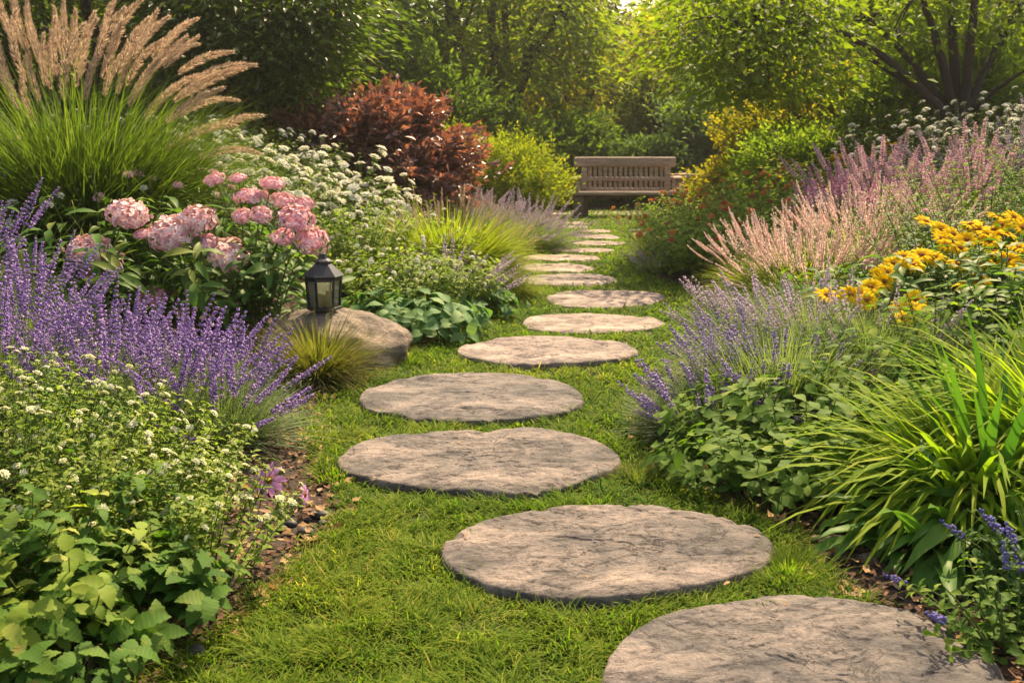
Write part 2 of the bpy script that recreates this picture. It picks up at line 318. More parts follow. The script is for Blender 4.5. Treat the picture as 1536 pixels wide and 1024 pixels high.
def wood_mat(name, A, B, C):
    m, n, l, b = mat(name); v = coords(n); f = tex(n, l, v, 6, 8, .65, 1.2, (.35, 4, 4)); g = tex(n, l, v, 40, 4, .6, 0, (.2, 3, 3))
    c = ramp(n, l, f, [(.3, A), (.5, B), (.7, C)]); c = mixc(n, l, .6, c, ramp(n, l, g, [(.35, (.5, .5, .5)), (.6, (1.1, 1.1, 1.1))]), 'MULTIPLY')
    l.new(c, b.inputs['Base Color']); b.inputs['Roughness'].default_value = .75; bump(n, l, b, f, .6, .01); return m
def simple(name, c, r=.6, metal=0.0, spec=.5, bs=0):
    m, n, l, b = mat(name); b.inputs['Roughness'].default_value = r; b.inputs['Metallic'].default_value = metal; b.inputs['Specular IOR Level'].default_value = spec
    f = tex(n, l, coords(n), 25, 6, .6); l.new(ramp(n, l, f, [(.3, tuple(k * .75 for k in c)), (.7, tuple(k * 1.2 for k in c))]), b.inputs['Base Color'])
    if bs: bump(n, l, b, tex(n, l, coords(n), 60 if bs < 1 else 14, 6, .7), bs, .01)
    return m
M['soil'] = soil_mat(); M['turf'] = turf_mat()
M['wood'] = wood_mat('weathered_wood', (.22, .145, .105), (.42, .295, .215), (.58, .43, .33)); M['wooddark'] = wood_mat('dark_wood', (.09, .062, .048), (.15, .11, .085), (.22, .165, .13))
M['bark'] = simple('bark', (.028, .02, .016), .9, bs=.9); M['twig'] = simple('twig', (.05, .035, .022), .9)
M['black'] = simple('black_metal', (.018, .02, .026), .32, .3, .6); M['wax'] = simple('wax', (.74, .66, .58), .5)
M['pebble'] = simple('black_pebble', (.030, .029, .034), .62, bs=.15); M['gravel'] = simple('gravel', (.26, .20, .17), .9, bs=.8)
m, n, l, b = mat('pane_glass'); tr = n.new('ShaderNodeBsdfTransparent'); gl = n.new('ShaderNodeBsdfGlossy'); gl.inputs['Roughness'].default_value = .06
tr.inputs[0].default_value = (.93, .95, .93, 1); mx = n.new('ShaderNodeMixShader'); fr = n.new('ShaderNodeFresnel'); fr.inputs[0].default_value = 2.3
l.new(fr.outputs[0], mx.inputs[0]); l.new(tr.outputs[0], mx.inputs[1]); l.new(gl.outputs[0], mx.inputs[2]); df = n.new('ShaderNodeBsdfTranslucent'); df.inputs[0].default_value = (.8, .8, .74, 1); m2 = n.new('ShaderNodeMixShader'); m2.inputs[0].default_value = .24; l.new(mx.outputs[0], m2.inputs[1]); l.new(df.outputs[0], m2.inputs[2]); l.new(m2.outputs[0], n['Material Output'].inputs[0]); M['glass'] = m

# ------------------------------------------------------------------ lawn edges, ground heights
LE = [(150, 1075), (300, 985), (420, 880), (478, 830), (515, 790), (520, 745), (490, 700), (468, 660), (485, 610), (545, 570), (610, 535), (665, 508), (722, 478), (770, 445), (790, 415), (800, 390), (812, 368), (845, 352), (850, 335), (848, 322), (840, 315)]
RE = [(1180, 1075), (1290, 1000), (1270, 905), (1205, 855), (1175, 800), (1110, 765), (1020, 735), (990, 695), (950, 650), (958, 600), (1005, 545), (1068, 495), (1065, 460), (1040, 440), (985, 420), (955, 398), (965, 365), (1000, 345), (1020, 325), (1030, 315)]
le = np.array([G(*p) for p in LE]); re_ = np.array([G(*p) for p in RE])
def xl(y): return np.interp(y, le[:, 1], le[:, 0])
def xr(y): return np.interp(y, re_[:, 1], re_[:, 0])
YEND = 18.6
def edge_d(x, y):
    d = np.maximum(xl(y) - x, x - xr(y)); d = np.maximum(d, y - YEND); return d
def hgt(x, y):
    x = np.atleast_1d(np.asarray(x, float)); y = np.atleast_1d(np.asarray(y, float)); d = np.maximum(edge_d(x, y), 0)
    s = np.clip(d / 3.5, 0, 1); s = s * s * (3 - 2 * s)
    return s * .38 + .02 * np.clip(d, 0, 12) + np.where(d > .05, 1, 0) * np.clip(d * 4, 0, 1) * .02 * n2(x, y, 3)
def H(x, y): return float(hgt(x, y)[0])

# ------------------------------------------------------------------ STRUCTURE: ground, lawn, path, hills
def grid_mesh(name, xs, ys, zf, m, tag_=None):
    X, Y = np.meshgrid(xs, ys); Z = zf(X.ravel(), Y.ravel()); V = np.stack([X.ravel(), Y.ravel(), Z], 1); nx = len(xs)
    q = [(j * nx + i, j * nx + i + 1, (j + 1) * nx + i + 1, (j + 1) * nx + i) for j in range(len(ys) - 1) for i in range(nx - 1)]
    mb = MB(); mb.add(V, q=q); return mb.mesh(name, m)
xs = np.concatenate([np.linspace(-120, -8, 20), np.linspace(-7.5, 7.5, 190), np.linspace(8, 120, 20)])
ys = np.concatenate([np.linspace(-30, 1, 12), np.linspace(1.3, 20, 230), np.linspace(20.5, 200, 40)])
def gz(x, y): return hgt(x, y) - .012 * (edge_d(x, y) < -.05)
kind(obj('ground', grid_mesh('ground', xs, ys, gz, M['soil'])), 'structure')
# lawn sheet
yy = np.concatenate([np.linspace(1.2, 6, 120), np.linspace(6.1, YEND, 90)]); mb = MB(); K = 14
V = []; 
for y in yy:
    for k in range(K + 1):
        x = xl(y) + (xr(y) - xl(y)) * k / K; V.append((x, y, .004 + .006 * float(n2(x, y, 2)[0])))
V = np.array(V); q = [(j * (K + 1) + i, j * (K + 1) + i + 1, (j + 1) * (K + 1) + i + 1, (j + 1) * (K + 1) + i) for j in range(len(yy) - 1) for i in range(K)]
mb.add(V, q=q); kind(obj('lawn', mb.mesh('lawn', M['turf'])), 'structure')
def wob(x, y): return hgt(x, y) * 0 + .016 + .004 * n2(x, y, 4)
kind(obj('path', grid_mesh('path', np.linspace(.4, 2.6, 30), np.linspace(17.2, 18.3, 12), wob, M['gravel'])), 'structure')
def hillz(x, y): return 14 * np.clip((y - 55) / 60, 0, 1) ** 1.2 + 3 * n2(x, y, .03) * np.clip((y - 55) / 20, 0, 1)
kind(obj('hills', grid_mesh('hills', np.linspace(-130, 130, 60), np.linspace(52, 150, 30), lambda x, y: hillz(x, y) + .3, M['turf'])), 'structure')

# ------------------------------------------------------------------ stepping stones
STONES = []
def stone(outline, label, top=.053, seed=0, nr=70, na=220, px=True, m='stone'):
    rng = np.random.RandomState(seed)
    o = np.array([G(a, b, top) for a, b in outline]) if px else np.array(outline)
    c = (o.min(0) + o.max(0)) / 2; d = o - c; an = np.arctan2(d[:, 1], d[:, 0]); ra = np.hypot(d[:, 0], d[:, 1]); s = np.argsort(an); an, ra = an[s], ra[s]
    A = np.linspace(-math.pi, math.pi, na, endpoint=False); R = np.interp(A, an, ra, period=2 * math.pi)
    k = max(3, na // 34); ker = np.ones(2 * k + 1) / (2 * k + 1); R = np.convolve(np.concatenate([R[-k:], R, R[:k]]), ker, 'valid')
    cx = np.cos(A); sx = np.sin(A); R = R * (1 + .011 * fbm(np.stack([cx * 4, sx * 4, np.full(na, seed * 3.3)], 1), 5))
    STONES.append((c, A.copy(), R.copy()))
    fr = np.concatenate([np.linspace(.0, .93, nr) , [.955, .975, .99, 1.0, 1.004, .998, .985]]); V = []
    edge_z = np.concatenate([np.zeros(nr), [-.0, -.001, -.002, -.007, -.022, -.05, -.10]])
    for f, ez in zip(fr, edge_z):
        x = c[0] + cx * R * f; y = c[1] + sx * R * f
        q3 = np.stack([x * 2.6, y * 4.0, np.full(na, seed * 1.7)], 1); h = fbm(q3, 5)
        cr = fbm(np.stack([x * 2.2 + .6 * h, y * 3.2 + .5 * h, np.full(na, seed + 9.)], 1), 5)
        u_ = cr * 4; fl = np.floor(u_); ter = (fl + np.clip((u_ - fl) * 9, 0, 1)) / 4 * .015 + .007 * h      # flaking layers
        crack = -np.clip(.05 - np.abs(fbm(np.stack([x * 1.8 + 4, y * 3.4 + x, np.full(na, seed + 3.)], 1), 5)), 0, .05) * .04
        fade = np.clip((1.0 - f) / .12, .0, 1)
        roll = -.007 * max(0, (f - .8) / .2) ** 2
        z = top - .008 + (ter + crack) * (.6 + .4 * fade) + roll + ez * (1 + .5 * h)
        if ez < -.02:
            lx = 1 + .012 * fbm(np.stack([cx * 9, sx * 9, np.full(na, ez * 50)], 1), 3); x = c[0] + (x - c[0]) * lx; y = c[1] + (y - c[1]) * lx
        chip = np.clip(fbm(np.stack([cx * 3.3 + seed, sx * 3.3, np.full(na, f * 2.)], 1), 4) - .2, 0, 1) * .035 * np.clip((f - .84) / .12, 0, 1); V.append(np.stack([x - c[0], y - c[1], z - (chip if ez > -.03 else 0)], 1))
    V = np.concatenate(V); n_ = len(fr); q = [(i * na + j, (i + 1) * na + j, (i + 1) * na + (j + 1) % na, i * na + (j + 1) % na) for i in range(n_ - 1) for j in range(na)]
    mb = MB(); mb.add(V, q=q)
    return tag(obj('stepping_stone', mb.mesh('stepping_stone', M[m]), loc=(c[0], c[1], 0)), label, 'stepping stone', 'stepping stones laid through the lawn')
stone([(910, 985), (940, 945), (985, 915), (1060, 897), (1140, 886), (1230, 884), (1320, 895), (1400, 920), (1450, 945), (1500, 985), (1530, 1024), (1538, 1070), (1500, 1120), (1380, 1160), (1200, 1170), (1020, 1140), (930, 1090), (905, 1030)], 'largest grey stepping stone in the foreground, cut off by the bottom edge of the photo', seed=1, nr=110, na=380)
stone([(660, 830), (672, 798), (715, 772), (800, 756), (880, 750), (960, 748), (1040, 758), (1110, 773), (1158, 800), (1166, 822), (1130, 843), (1060, 862), (990, 877), (900, 886), (820, 886), (755, 874), (700, 853)], 'broad grey flagstone with a chipped front edge, second stepping stone from the front', seed=2, nr=100, na=340)
stone([(502, 685), (520, 668), (560, 652), (620, 643), (680, 640), (720, 638), (800, 637), (870, 648), (915, 663), (932, 680), (925, 694), (890, 708), (850, 718), (800, 729), (760, 733), (715, 727), (640, 724), (570, 713), (520, 700)], 'flat oval flagstone with long cracks beside the mulch and black pebbles, third from the front', seed=3, nr=90, na=300)
stone([(536, 592), (560, 575), (610, 562), (680, 555), (760, 555), (830, 564), (860, 577), (877, 592), (868, 604), (830, 614), (760, 621), (680, 622), (610, 617), (560, 608)], 'oval flagstone with a brown knot mark, fourth stepping stone from the front', seed=4, nr=70, na=260)
stone([(684, 520), (700, 511), (740, 504), (800, 501), (870, 502), (930, 510), (960, 520), (940, 530), (890, 538), (830, 541), (760, 541), (715, 533)], 'pale sunlit stepping stone to the right of the boulder, fifth from the front', seed=5, nr=60, na=220, m='stonesunlit')
for k, (cx_, cy_, ww, y0, y1, lab) in enumerate([
    (887, 481, 206, 466, 496, 'narrower sunlit stepping stone, sixth from the front'), (906, 445, 187, 432, 457, 'sunlit stepping stone set furthest right in the middle of the path, seventh from the front'),
    (849, 417, 155, 408, 426, 'sunlit stepping stone touching the yellow grass blades, eighth from the front'), (832, 400, 122, 392, 407, 'small sunlit stepping stone partly under the yellow grass, ninth from the front'),
    (842, 384, 114, 378, 391, 'sunlit stepping stone, tenth from the front'), (871, 373, 96, 368.5, 378, 'thin looking stepping stone, eleventh from the front'),
    (898, 363, 78, 359, 367, 'stepping stone in line with the right hand flower bed corner, twelfth from the front'), (898, 353.5, 70, 350, 357.5, 'stepping stone, thirteenth from the front, where the far path widens'),
    (894, 345.5, 46, 343, 348, 'small stepping stone, fourteenth from the front'), (862, 338.5, 40, 336.5, 341, 'small stepping stone near the grey lavender, second last before the bench'), (860, 333, 36, 331.5, 335, 'last small stepping stone before the left bench legs'),
    (968, 343.5, 50, 341.5, 346, 'farthest of three stones branching off to the right of the bench'), (975, 349.5, 48, 347, 352, 'middle one of three stones branching off to the right'), (978, 355.5, 40, 353, 358, 'nearest of three stones branching off to the right beside the orange flowers')]):
    rng = np.random.RandomState(60 + k); o = []; ph = rng.rand(3) * 6.28
    for a in np.linspace(0, 2 * math.pi, 24, endpoint=False):
        r = 1 + .05 * math.sin(2 * a + ph[0]) + .04 * math.sin(3 * a + ph[1]) + .02 * math.sin(5 * a + ph[2]); o.append((cx_ + ww / 2 * math.cos(a) * r, (y0 + y1) / 2 - (y1 - y0) / 2 * (1 if k < 3 else .74) * math.sin(a) * r))
    stone(o, lab, seed=20 + k, nr=30, na=120, top=.036, m='stonesunlit')
def in_stone(x, y, grow=0.0):
    r = np.zeros(len(x), bool)
    for c, A, R in STONES:
        dx = x - c[0]; dy = y - c[1]; rr = np.interp(np.arctan2(dy, dx), A, R, period=2 * math.pi); r |= np.hypot(dx, dy) < rr + grow
    return r

# ------------------------------------------------------------------ grass of the lawn (uncountable)
def lawn_grass():
    rng = np.random.RandomState(11); mb = MB(); bands = np.concatenate([[1.75], np.geomspace(2.1, YEND, 24)])
    for a, b in zip(bands[:-1], bands[1:]):
        ym = (a + b) / 2; s = max(ym / 2.4, 1) ; x0 = float(min(xl(a), xl(b), xl(ym))) - .1; x1 = float(max(xr(a), xr(b), xr(ym))) + .1
        dens = 32000 / s ** 1.75; n = int((x1 - x0) * (b - a) * dens); x = x0 + (x1 - x0) * rng.rand(n); y = a + (b - a) * rng.rand(n)
        ed = edge_d(x, y) + .06 * n2(x, y, 6); keep = (ed < rng.rand(n) * .07) & ~in_stone(x, y, -.013)
        cl = n2(x, y, 9, 2.0); keep &= (rng.rand(n) < .88 + .5 * cl); near = in_stone(x, y, .05)
        x, y, cl, near, ed = x[keep], y[keep], cl[keep], near[keep], ed[keep]; n = len(x); az = rng.rand(n) * 6.283 + 0 * x
        cz = n2(x, y, 2.2, 5.0) * 3; az = np.where(rng.rand(n) < .55, cz * 2 + rng.normal(0, .7, n), az)
        ln = .25 + .75 * rng.rand(n) ; D = np.stack([np.sin(ln) * np.cos(az), np.sin(ln) * np.sin(az), np.cos(ln)], 1); N = np.stack([-np.cos(ln) * np.cos(az), -np.cos(ln) * np.sin(az), np.sin(ln)], 1)
        L = (.034 + .034 * rng.rand(n)) * (1 + .55 * np.clip(cl, -1, 1)) * (1 + .04 * (s - 1)) 
        Lb = rng.rand(n) < .03; L = np.where(Lb, L * 1.7, L); L = np.where(in_stone(x, y, .03), L * .82, L)
        rn = np.clip(.42 + .32 * n2(x, y, 1.1, 7.0) + .18 * n2(x, y, 7, 1.0) + .22 * rng.normal(size=n), 0, 1)
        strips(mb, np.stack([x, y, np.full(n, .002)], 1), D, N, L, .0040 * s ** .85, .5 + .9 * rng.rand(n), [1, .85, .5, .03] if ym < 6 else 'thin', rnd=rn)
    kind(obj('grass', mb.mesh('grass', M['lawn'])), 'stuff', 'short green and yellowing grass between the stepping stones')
lawn_grass()

# ------------------------------------------------------------------ mulch, fallen leaves, pebbles
def mulch():
    rng = np.random.RandomState(5); mb = MB(); mb2 = MB()
    n = 26000; y = 1.7 + 8 * rng.rand(n) ** 1.6; side = rng.rand(n) < .5; d = rng.rand(n) ** 1.3 * 1.3 - .02
    x = np.where(side, xl(y) - d, xr(y) + d); keep = ~in_stone(x, y, .0) & (np.abs(x) < y * .56 + .2); x, y, d = x[keep], y[keep], d[keep]; n = len(x); z = hgt(x, y) + .004 + .01 * rng.rand(n)
    N = unit(np.stack([rng.normal(0, .35, n), rng.normal(0, .35, n), np.ones(n)], 1)); a = rng.rand(n) * 6.28; D = np.stack([np.cos(a), np.sin(a), rng.normal(0, .15, n)], 1)
    strips(mb, np.stack([x, y, z], 1), D, N, .012 + .03 * rng.rand(n) ** 2, .006 + .013 * rng.rand(n), .3 * rng.normal(size=n), [.6, 1, .9, .5], fold=.25, rnd=rng.rand(n) ** 1.6)
    kind(obj('mulch', mb.mesh('mulch', M['chip'])), 'stuff', 'dark bark mulch covering the soil of the beds')
    n = 900; y = 1.8 + 5 * rng.rand(n) ** 1.3; side = rng.rand(n) < .5; d = rng.rand(n) ** 1.5 * .55 - .03; x = np.where(side, xl(y) - d, xr(y) + d)
    k = ~in_stone(x, y); x, y = x[k], y[k]; n = len(x); z = hgt(x, y) + .014 + .008 * rng.rand(n)
    N = unit(np.stack([rng.normal(0, .4, n), rng.normal(0, .4, n), np.ones(n)], 1)); a = rng.rand(n) * 6.28; D = np.stack([np.cos(a), np.sin(a), np.zeros(n)], 1)
    strips(mb2, np.stack([x, y, z], 1), D, N, .02 + .028 * rng.rand(n), .012 + .016 * rng.rand(n), .9 * rng.normal(size=n), 'ovate', fold=.3, wave=.3, rng=rng)
    px = [(560, 715), (690, 660), (735, 712), (700, 803), (745, 705), (1095, 870), (1300, 915), (1180, 905), (690, 575), (720, 596), (1130, 800), (880, 860)]
    q = np.array([(*G(a_, b_, .05), .047) for a_, b_ in px]); n = len(q); a = rng.rand(n) * 6.28
    strips(mb2, q, np.stack([np.cos(a), np.sin(a), np.zeros(n)], 1), np.array([(0, 0, 1.)] * n) + rng.normal(0, .15, (n, 3)), .016 + .012 * rng.rand(n), .009, .4, 'ovate', fold=.3, rnd=rng.rand(n) * .6)
    kind(obj('fallen_leaves', mb2.mesh('fallen_leaves', M['dryleaf'])), 'stuff', 'dry tan fallen leaves scattered along the bed edges')
mulch()
def rock(name, loc, r, m, seed, amp=.12, seg=20, rings=14, stretch=1.0):
    u = np.arange(seg) * 2 * math.pi / seg; v = np.linspace(0.001, math.pi - .001, rings + 1)
    Vn = np.array([(math.sin(b_) * math.cos(a), math.sin(b_) * math.sin(a), math.cos(b_)) for b_ in v for a in u])
    k = 1 + amp * fbm(Vn * 1.3 + seed * 7.7, 4); V = Vn * k[:, None] * np.array(r)
    q = [(i * seg + j, (i + 1) * seg + j, (i + 1) * seg + (j + 1) % seg, i * seg + (j + 1) % seg) for i in range(rings) for j in range(seg)]
    mb = MB(); mb.add(V, q=q); return obj(name, mb.mesh(name, m), loc=loc)
for k, (px_, py_, r, lab) in enumerate([(486, 779, .020, 'largest round black pebble in the mulch left of the third stone'), (470, 777, .015, 'grey brown pebble touching the largest black pebble'), (484, 788, .013, 'small black pebble in front of the largest one'),
    (459, 805, .022, 'flat purplish black pebble nearest the lawn edge'), (437, 789, .016, 'dark pebble half buried under the white flowered plant'), (462, 783, .011, 'tiny dark pebble behind the flat purplish one'), (296, 985, .022, 'dark grey pebble on mulch beside the lobed leaf plants'), (424, 797, .014, 'dark pebble furthest under the white blossoms')]):
    x, y = G(px_, py_); tag(rock('pebble', (x, y, H(x, y) + r * .5), (r * 1.15, r, r * .8), M['pebble'], k + 1, .06), lab, 'pebble', 'dark pebbles in the mulch')
for k, (px_, py_, r, lab) in enumerate([(1252, 822, .028, 'rounded brown rock in mulch under the arching grass'), (1300, 850, .02, 'small brown rock in mulch in front of the arching grass'), (1225, 812, .016, 'smallest brown rock next to the second stepping stone'), (1385, 870, .024, 'brown rock in the shade of the broad strap leaves')]):
    x, y = G(px_, py_); tag(rock('rock', (x, y, H(x, y) + r * .3), (r * 1.4, r, r * .8), M['boulder'], k + 20, .2), lab, 'rock', 'small brown rocks in the right hand mulch')

# ------------------------------------------------------------------ boulder and lantern
bx, by = -.945, 5.12
tag(rock('boulder', (bx, by, .06), (.395, .33, .235), M['boulder'], 3, .13, 90, 60), 'rounded tan boulder carrying the black lantern at the edge of the lawn', 'boulder')
def lantern():
    lx, ly = -.96, 5.08; c = P(487, 466, ly); lx = float(c[0]); lz = .296
    t = thing('garden_lantern', 'black six sided metal lantern with candles standing on the boulder', 'lantern', (lx, ly, lz), rz=math.radians(14))
    def ring(r, z, rot=0): return [(r * math.cos(k * math.pi / 3 + rot), r * math.sin(k * math.pi / 3 + rot), z) for k in range(6)]
    def loft(rows, m, name, smooth=False, parent=t):
        V = np.array([p for r_, z_ in rows for p in ring(r_, z_)]); n_ = len(rows); q = [(i * 6 + j, i * 6 + (j + 1) % 6, (i + 1) * 6 + (j + 1) % 6, (i + 1) * 6 + j) for i in range(n_ - 1) for j in range(6)]
        q += [(0, 3, 2, 1), (0, 5, 4, 3), ((n_ - 1) * 6, (n_ - 1) * 6 + 1, (n_ - 1) * 6 + 2, (n_ - 1) * 6 + 3), ((n_ - 1) * 6, (n_ - 1) * 6 + 3, (n_ - 1) * 6 + 4, (n_ - 1) * 6 + 5)]
        mb = MB(); mb.add(V, q=q); return obj(name, mb.mesh(name, m, smooth), parent)
    loft([(.084, 0), (.088, .004), (.088, .014), (.078, .018)], M['black'], 'base')
    loft([(.092, .150), (.096, .152), (.096, .166), (.090, .170)], M['black'], 'top_rim')
    roof = loft([(.104, .1705), (.106, .175), (.088, .192), (.064, .214), (.042, .234), (.042, .237)], M['black'], 'roof')
    loft([(.038, .237), (.038, .246), (.048, .248), (.044, .252), (.026, .262), (.018, .276), (.017, .286), (.012, .289)], M['black'], 'chimney_cap', parent=roof)
    for k in range(6):
        a = k * math.pi / 3; mb = MB(); p0 = np.array((.078 * math.cos(a), .078 * math.sin(a), .0185)); p1 = np.array((.088 * math.cos(a), .088 * math.sin(a), .1495)); tube(mb, [p0, p1], .0062, 4); obj('post', mb.mesh('post', M['black'], False), t)
    for k in range(6):
        a0 = k * math.pi / 3; a1 = a0 + math.pi / 3; r0, r1 = .074, .084; mb = MB()
        p = [np.array((r * math.cos(a), r * math.sin(a), z)) for r, a, z in ((r0, a0, .019), (r0, a1, .019), (r1, a1, .149), (r1, a0, .149))]; nn = unit(np.cross(p[1] - p[0], p[3] - p[0])) * .0015
        V = [x + nn for x in p] + [x - nn for x in p]; mb.add(V, q=[(0, 1, 2, 3), (7, 6, 5, 4), (0, 4, 5, 1), (1, 5, 6, 2), (2, 6, 7, 3), (3, 7, 4, 0)]); obj('glass_pane', mb.mesh('glass_pane', M['glass'], False), t)
    for (cx_, cy_, h_) in ((-.026, -.012, .062), (.024, -.008, .076), (.0, .03, .05)):
        mb = MB(); tube(mb, [(cx_, cy_, .0185), (cx_, cy_, .0185 + h_)], .017, 14); cd = obj('candle', mb.mesh('candle', M['wax']), t)
        mb = MB(); tube(mb, [(cx_, cy_, .0185 + h_), (cx_ + .002, cy_, .028 + h_)], .0012, 4); obj('wick', mb.mesh('wick', M['black']), cd)
lantern()

# ------------------------------------------------------------------ bench
def bench():
    x0, y0 = (935 - 768) / 1500 * 17.15, 16.8
    t = thing('garden_bench', 'weathered grey wooden bench with slatted back facing down the stone path', 'bench', (x0, y0, 0))
    def bp(name, c, s, m='wood', rx=0, rz=0, bev=.012, parent=t): mb = MB(); box(mb, c, s, rz=rz, bev=bev, rx=rx); return obj(name, mb.mesh(name, M[m], False), parent)
    for k in range(3): bp('seat_plank', (0, -.22 + k * .165, .40 + .002 * k), (1.98 - .02 * k, .155, .06), rz=.003 * (k - 1))
    bp('front_rail', (0, -.20, .3475), (1.55, .05, .04), 'wooddark')
    for sx in (-1, 1):
        bp('leg', (sx * .79 - .02, -.19, .18), (.155, .15, .37), 'wooddark', bev=.03); bp('leg', (sx * .69, .16, .18), (.13, .13, .37), 'wooddark', bev=.03)
        bp('back_post', (sx * .70, .20, .66), (.095, .08, .46), rx=-.05)
        bp('armrest', (sx * .83, -.03, .645), (.13 if sx < 0 else .17, .50, .05), bev=.02); 
        bp('arm_support', (sx * .86 if sx > 0 else -.83, -.20, .523), (.12 if sx > 0 else .08, .10, .195), bev=.02)
    bp('top_rail', (-.02, .20, .905), (1.70, .085, .165), rx=-.05, bev=.02)
    bp('middle_rail', (0, .165, .625), (1.34, .03, .065), rx=-.05); bp('bottom_rail', (0, .175, .455), (1.31, .03, .045), rx=-.05)
    rng = np.random.RandomState(4)
    for k in range(15): bp('back_slat', (-.60 + k * .0857, .205, .64), (.046 + .014 * rng.rand(), .022, .372), rx=-.05, bev=.005)
bench()
x, y = 3.10, 17.6; mb = MB(); tube(mb, [(-.35, 0, 0), (-.1, .01, .01), (.15, 0, .0), (.36, .02, .01)], [.055, .06, .055, .05], 10)
for xx in (-.28, .28): tube(mb, [(xx, 0, -.62), (xx, 0, 0)], .04, 8)
tag(obj('log_rail', mb.mesh('log_rail', M['wood']), loc=(x, y, .64)), 'low grey log rail beside the right arm of the bench', 'log rail')

# ------------------------------------------------------------------ plant builders
R_ = np.random.RandomState
def bpos(px_, py_=None, X=None, Y=None):
    if X is None: X, Y = G(px_, py_)
    z = H(X, Y)
    return (X, Y, z)
def blades(mb, rng, n, r0, lean, L, W, bend, prof='blade', fold=.2, mi=0, bias=None):
    a = rng.rand(n) * 6.283; f = np.sqrt(rng.rand(n)); b = np.stack([np.cos(a) * f * r0, np.sin(a) * f * r0, np.zeros(n) - .01], 1); a = a + rng.normal(0, .5, n)
    ln = lean * (f * (.5 + rng.rand(n))) + .03; D = np.stack([np.sin(ln) * np.cos(a), np.sin(ln) * np.sin(a), np.cos(ln)], 1); N = np.stack([-np.cos(ln) * np.cos(a), -np.cos(ln) * np.sin(a), np.sin(ln)], 1)
    if bias is not None: D = unit(D + np.array(bias)[None] * rng.rand(n)[:, None])
    N = N + rng.normal(0, .15, (n, 3))
    strips(mb, b, D, N, L * (.6 + .5 * rng.rand(n)), W * (.7 + .5 * rng.rand(n)), bend * (.35 + 1.0 * rng.rand(n)), prof, fold=fold, rnd=np.clip(rng.beta(1.6, 2.4, n), 0, 1), mi=mi)
def stem_leaves(mb, rng, C, K, L, W, t0=.1, t1=1.0, up=.5, prof='ovate', bend=.7, fold=.3, wave=.15, pair=True, mi=0, grow=None):
    """leaves set along stems C; L shrinks towards the tip"""
    n = len(C)
    for k in range(K):
        t = t0 + (t1 - t0) * k / max(1, K - 1); i = np.arange(n)
        for s in ((0, math.pi) if pair else (0,)):
            p, T = on_curve(C, i, np.full(n, t) + rng.normal(0, .02, n)); az = k * 1.62 + s + rng.normal(0, .35, n) + np.arange(n) * 2.1
            A = unit(np.cross(T, np.array((.2, .1, 1.)) + rng.normal(0, .05, (n, 3)))); B = np.cross(T, A); rad = A * np.cos(az)[:, None] + B * np.sin(az)[:, None]
            rad = unit(rad * np.array((1, 1, .5))); D = unit(rad + T * up); N = unit(T + np.array((0, 0, .8)) - rad * up + rng.normal(0, .25, (n, 3)))
            g = (1 - .45 * t) if grow is None else grow(t); sz = g * (.7 + .5 * rng.rand(n))
            strips(mb, p, D, N, L * sz, W * sz, bend * (.5 + rng.rand(n)), prof, fold=fold, wave=wave, rng=rng, rnd=np.clip(.25 + .4 * t + .22 * rng.normal(size=n), 0, 1), mi=mi)
# flower mesh library
def spike_mesh(seed, L=.17, r=.014, whorls=11, per=8, m='lav', bl=.011, bw=.0065, gap=.5):
    rng = R_(seed); mb = MB(); P_ = []; D_ = []; LL = []
    for k in range(whorls):
        f = k / (whorls - 1); z = L * (f ** .9); rr = r * (1 - .62 * f ** 2) * (.5 + .5 * min(1, .55 + f * 2))
        for j in range(per if f < .8 else per - 3):
            a = j * 6.283 / per + k * .7 + rng.normal(0, .25); e = rng.normal(0, .12)
            d = np.array((math.cos(a), math.sin(a), .75 + e)); P_.append(np.array((math.cos(a) * rr * .65, math.sin(a) * rr * .65, z + rng.normal(0, .003)))); D_.append(d); LL.append(bl * (1 - .35 * f) * (.8 + .5 * rng.rand()))
    LL = np.array(LL); buds(mb, P_, D_, LL, bw * (.7 + .6 * rng.rand(len(LL))), rnd=rng.rand(len(LL)))
    tube(mb, [(0, 0, -.02), (0, 0, L)], [.0016, .001], 3, mi=1); return mb.mesh('flower_spike', [M[m], M['stem']])
def plume_mesh(seed, L=.38, r=.034, n=420, m='plume', curve=.35, spl=.026, spw=.0028):
    rng = R_(seed); mb = MB(); S = 12; ax = []; p = np.zeros(3)
    for k in range(S): a = curve * (k / (S - 1)) ** 1.3; ax.append(p.copy()); p = p + np.array((math.sin(a), 0, math.cos(a))) * L / (S - 1)
    C = np.array(ax)[None]; t = rng.rand(n) ** .9; q, T = on_curve(C, np.zeros(n, int), t); az = rng.rand(n) * 6.283
    A = unit(np.cross(T, np.array((0., 1, 0)))); B = np.cross(T, A); rad = A * np.cos(az)[:, None] + B * np.sin(az)[:, None]
    env = np.sin(np.clip(t * .93 + .07, 0, 1) * math.pi) ** .6 * (1.05 - .5 * t); D = unit(T * 1.0 + rad * (.75 + .35 * rng.rand(n))[:, None]); rr = r * env
    strips(mb, q + rad * rr[:, None] * .25, D, rad + rng.normal(0, .4, (n, 3)), spl * (.55 + .6 * env) * (.7 + .5 * rng.rand(n)), spw, .35, [.5, 1, .6, .1], rnd=np.clip(.5 + .25 * rng.normal(size=n), 0, 1))
    buds(mb, q + rad * (rr * .5)[:, None], D, .009, .003, rnd=rng.rand(n) * .8)
    tube(mb, C[0], .0016, 3, mi=1); return mb.mesh('plume', [M[m], M['stem']])
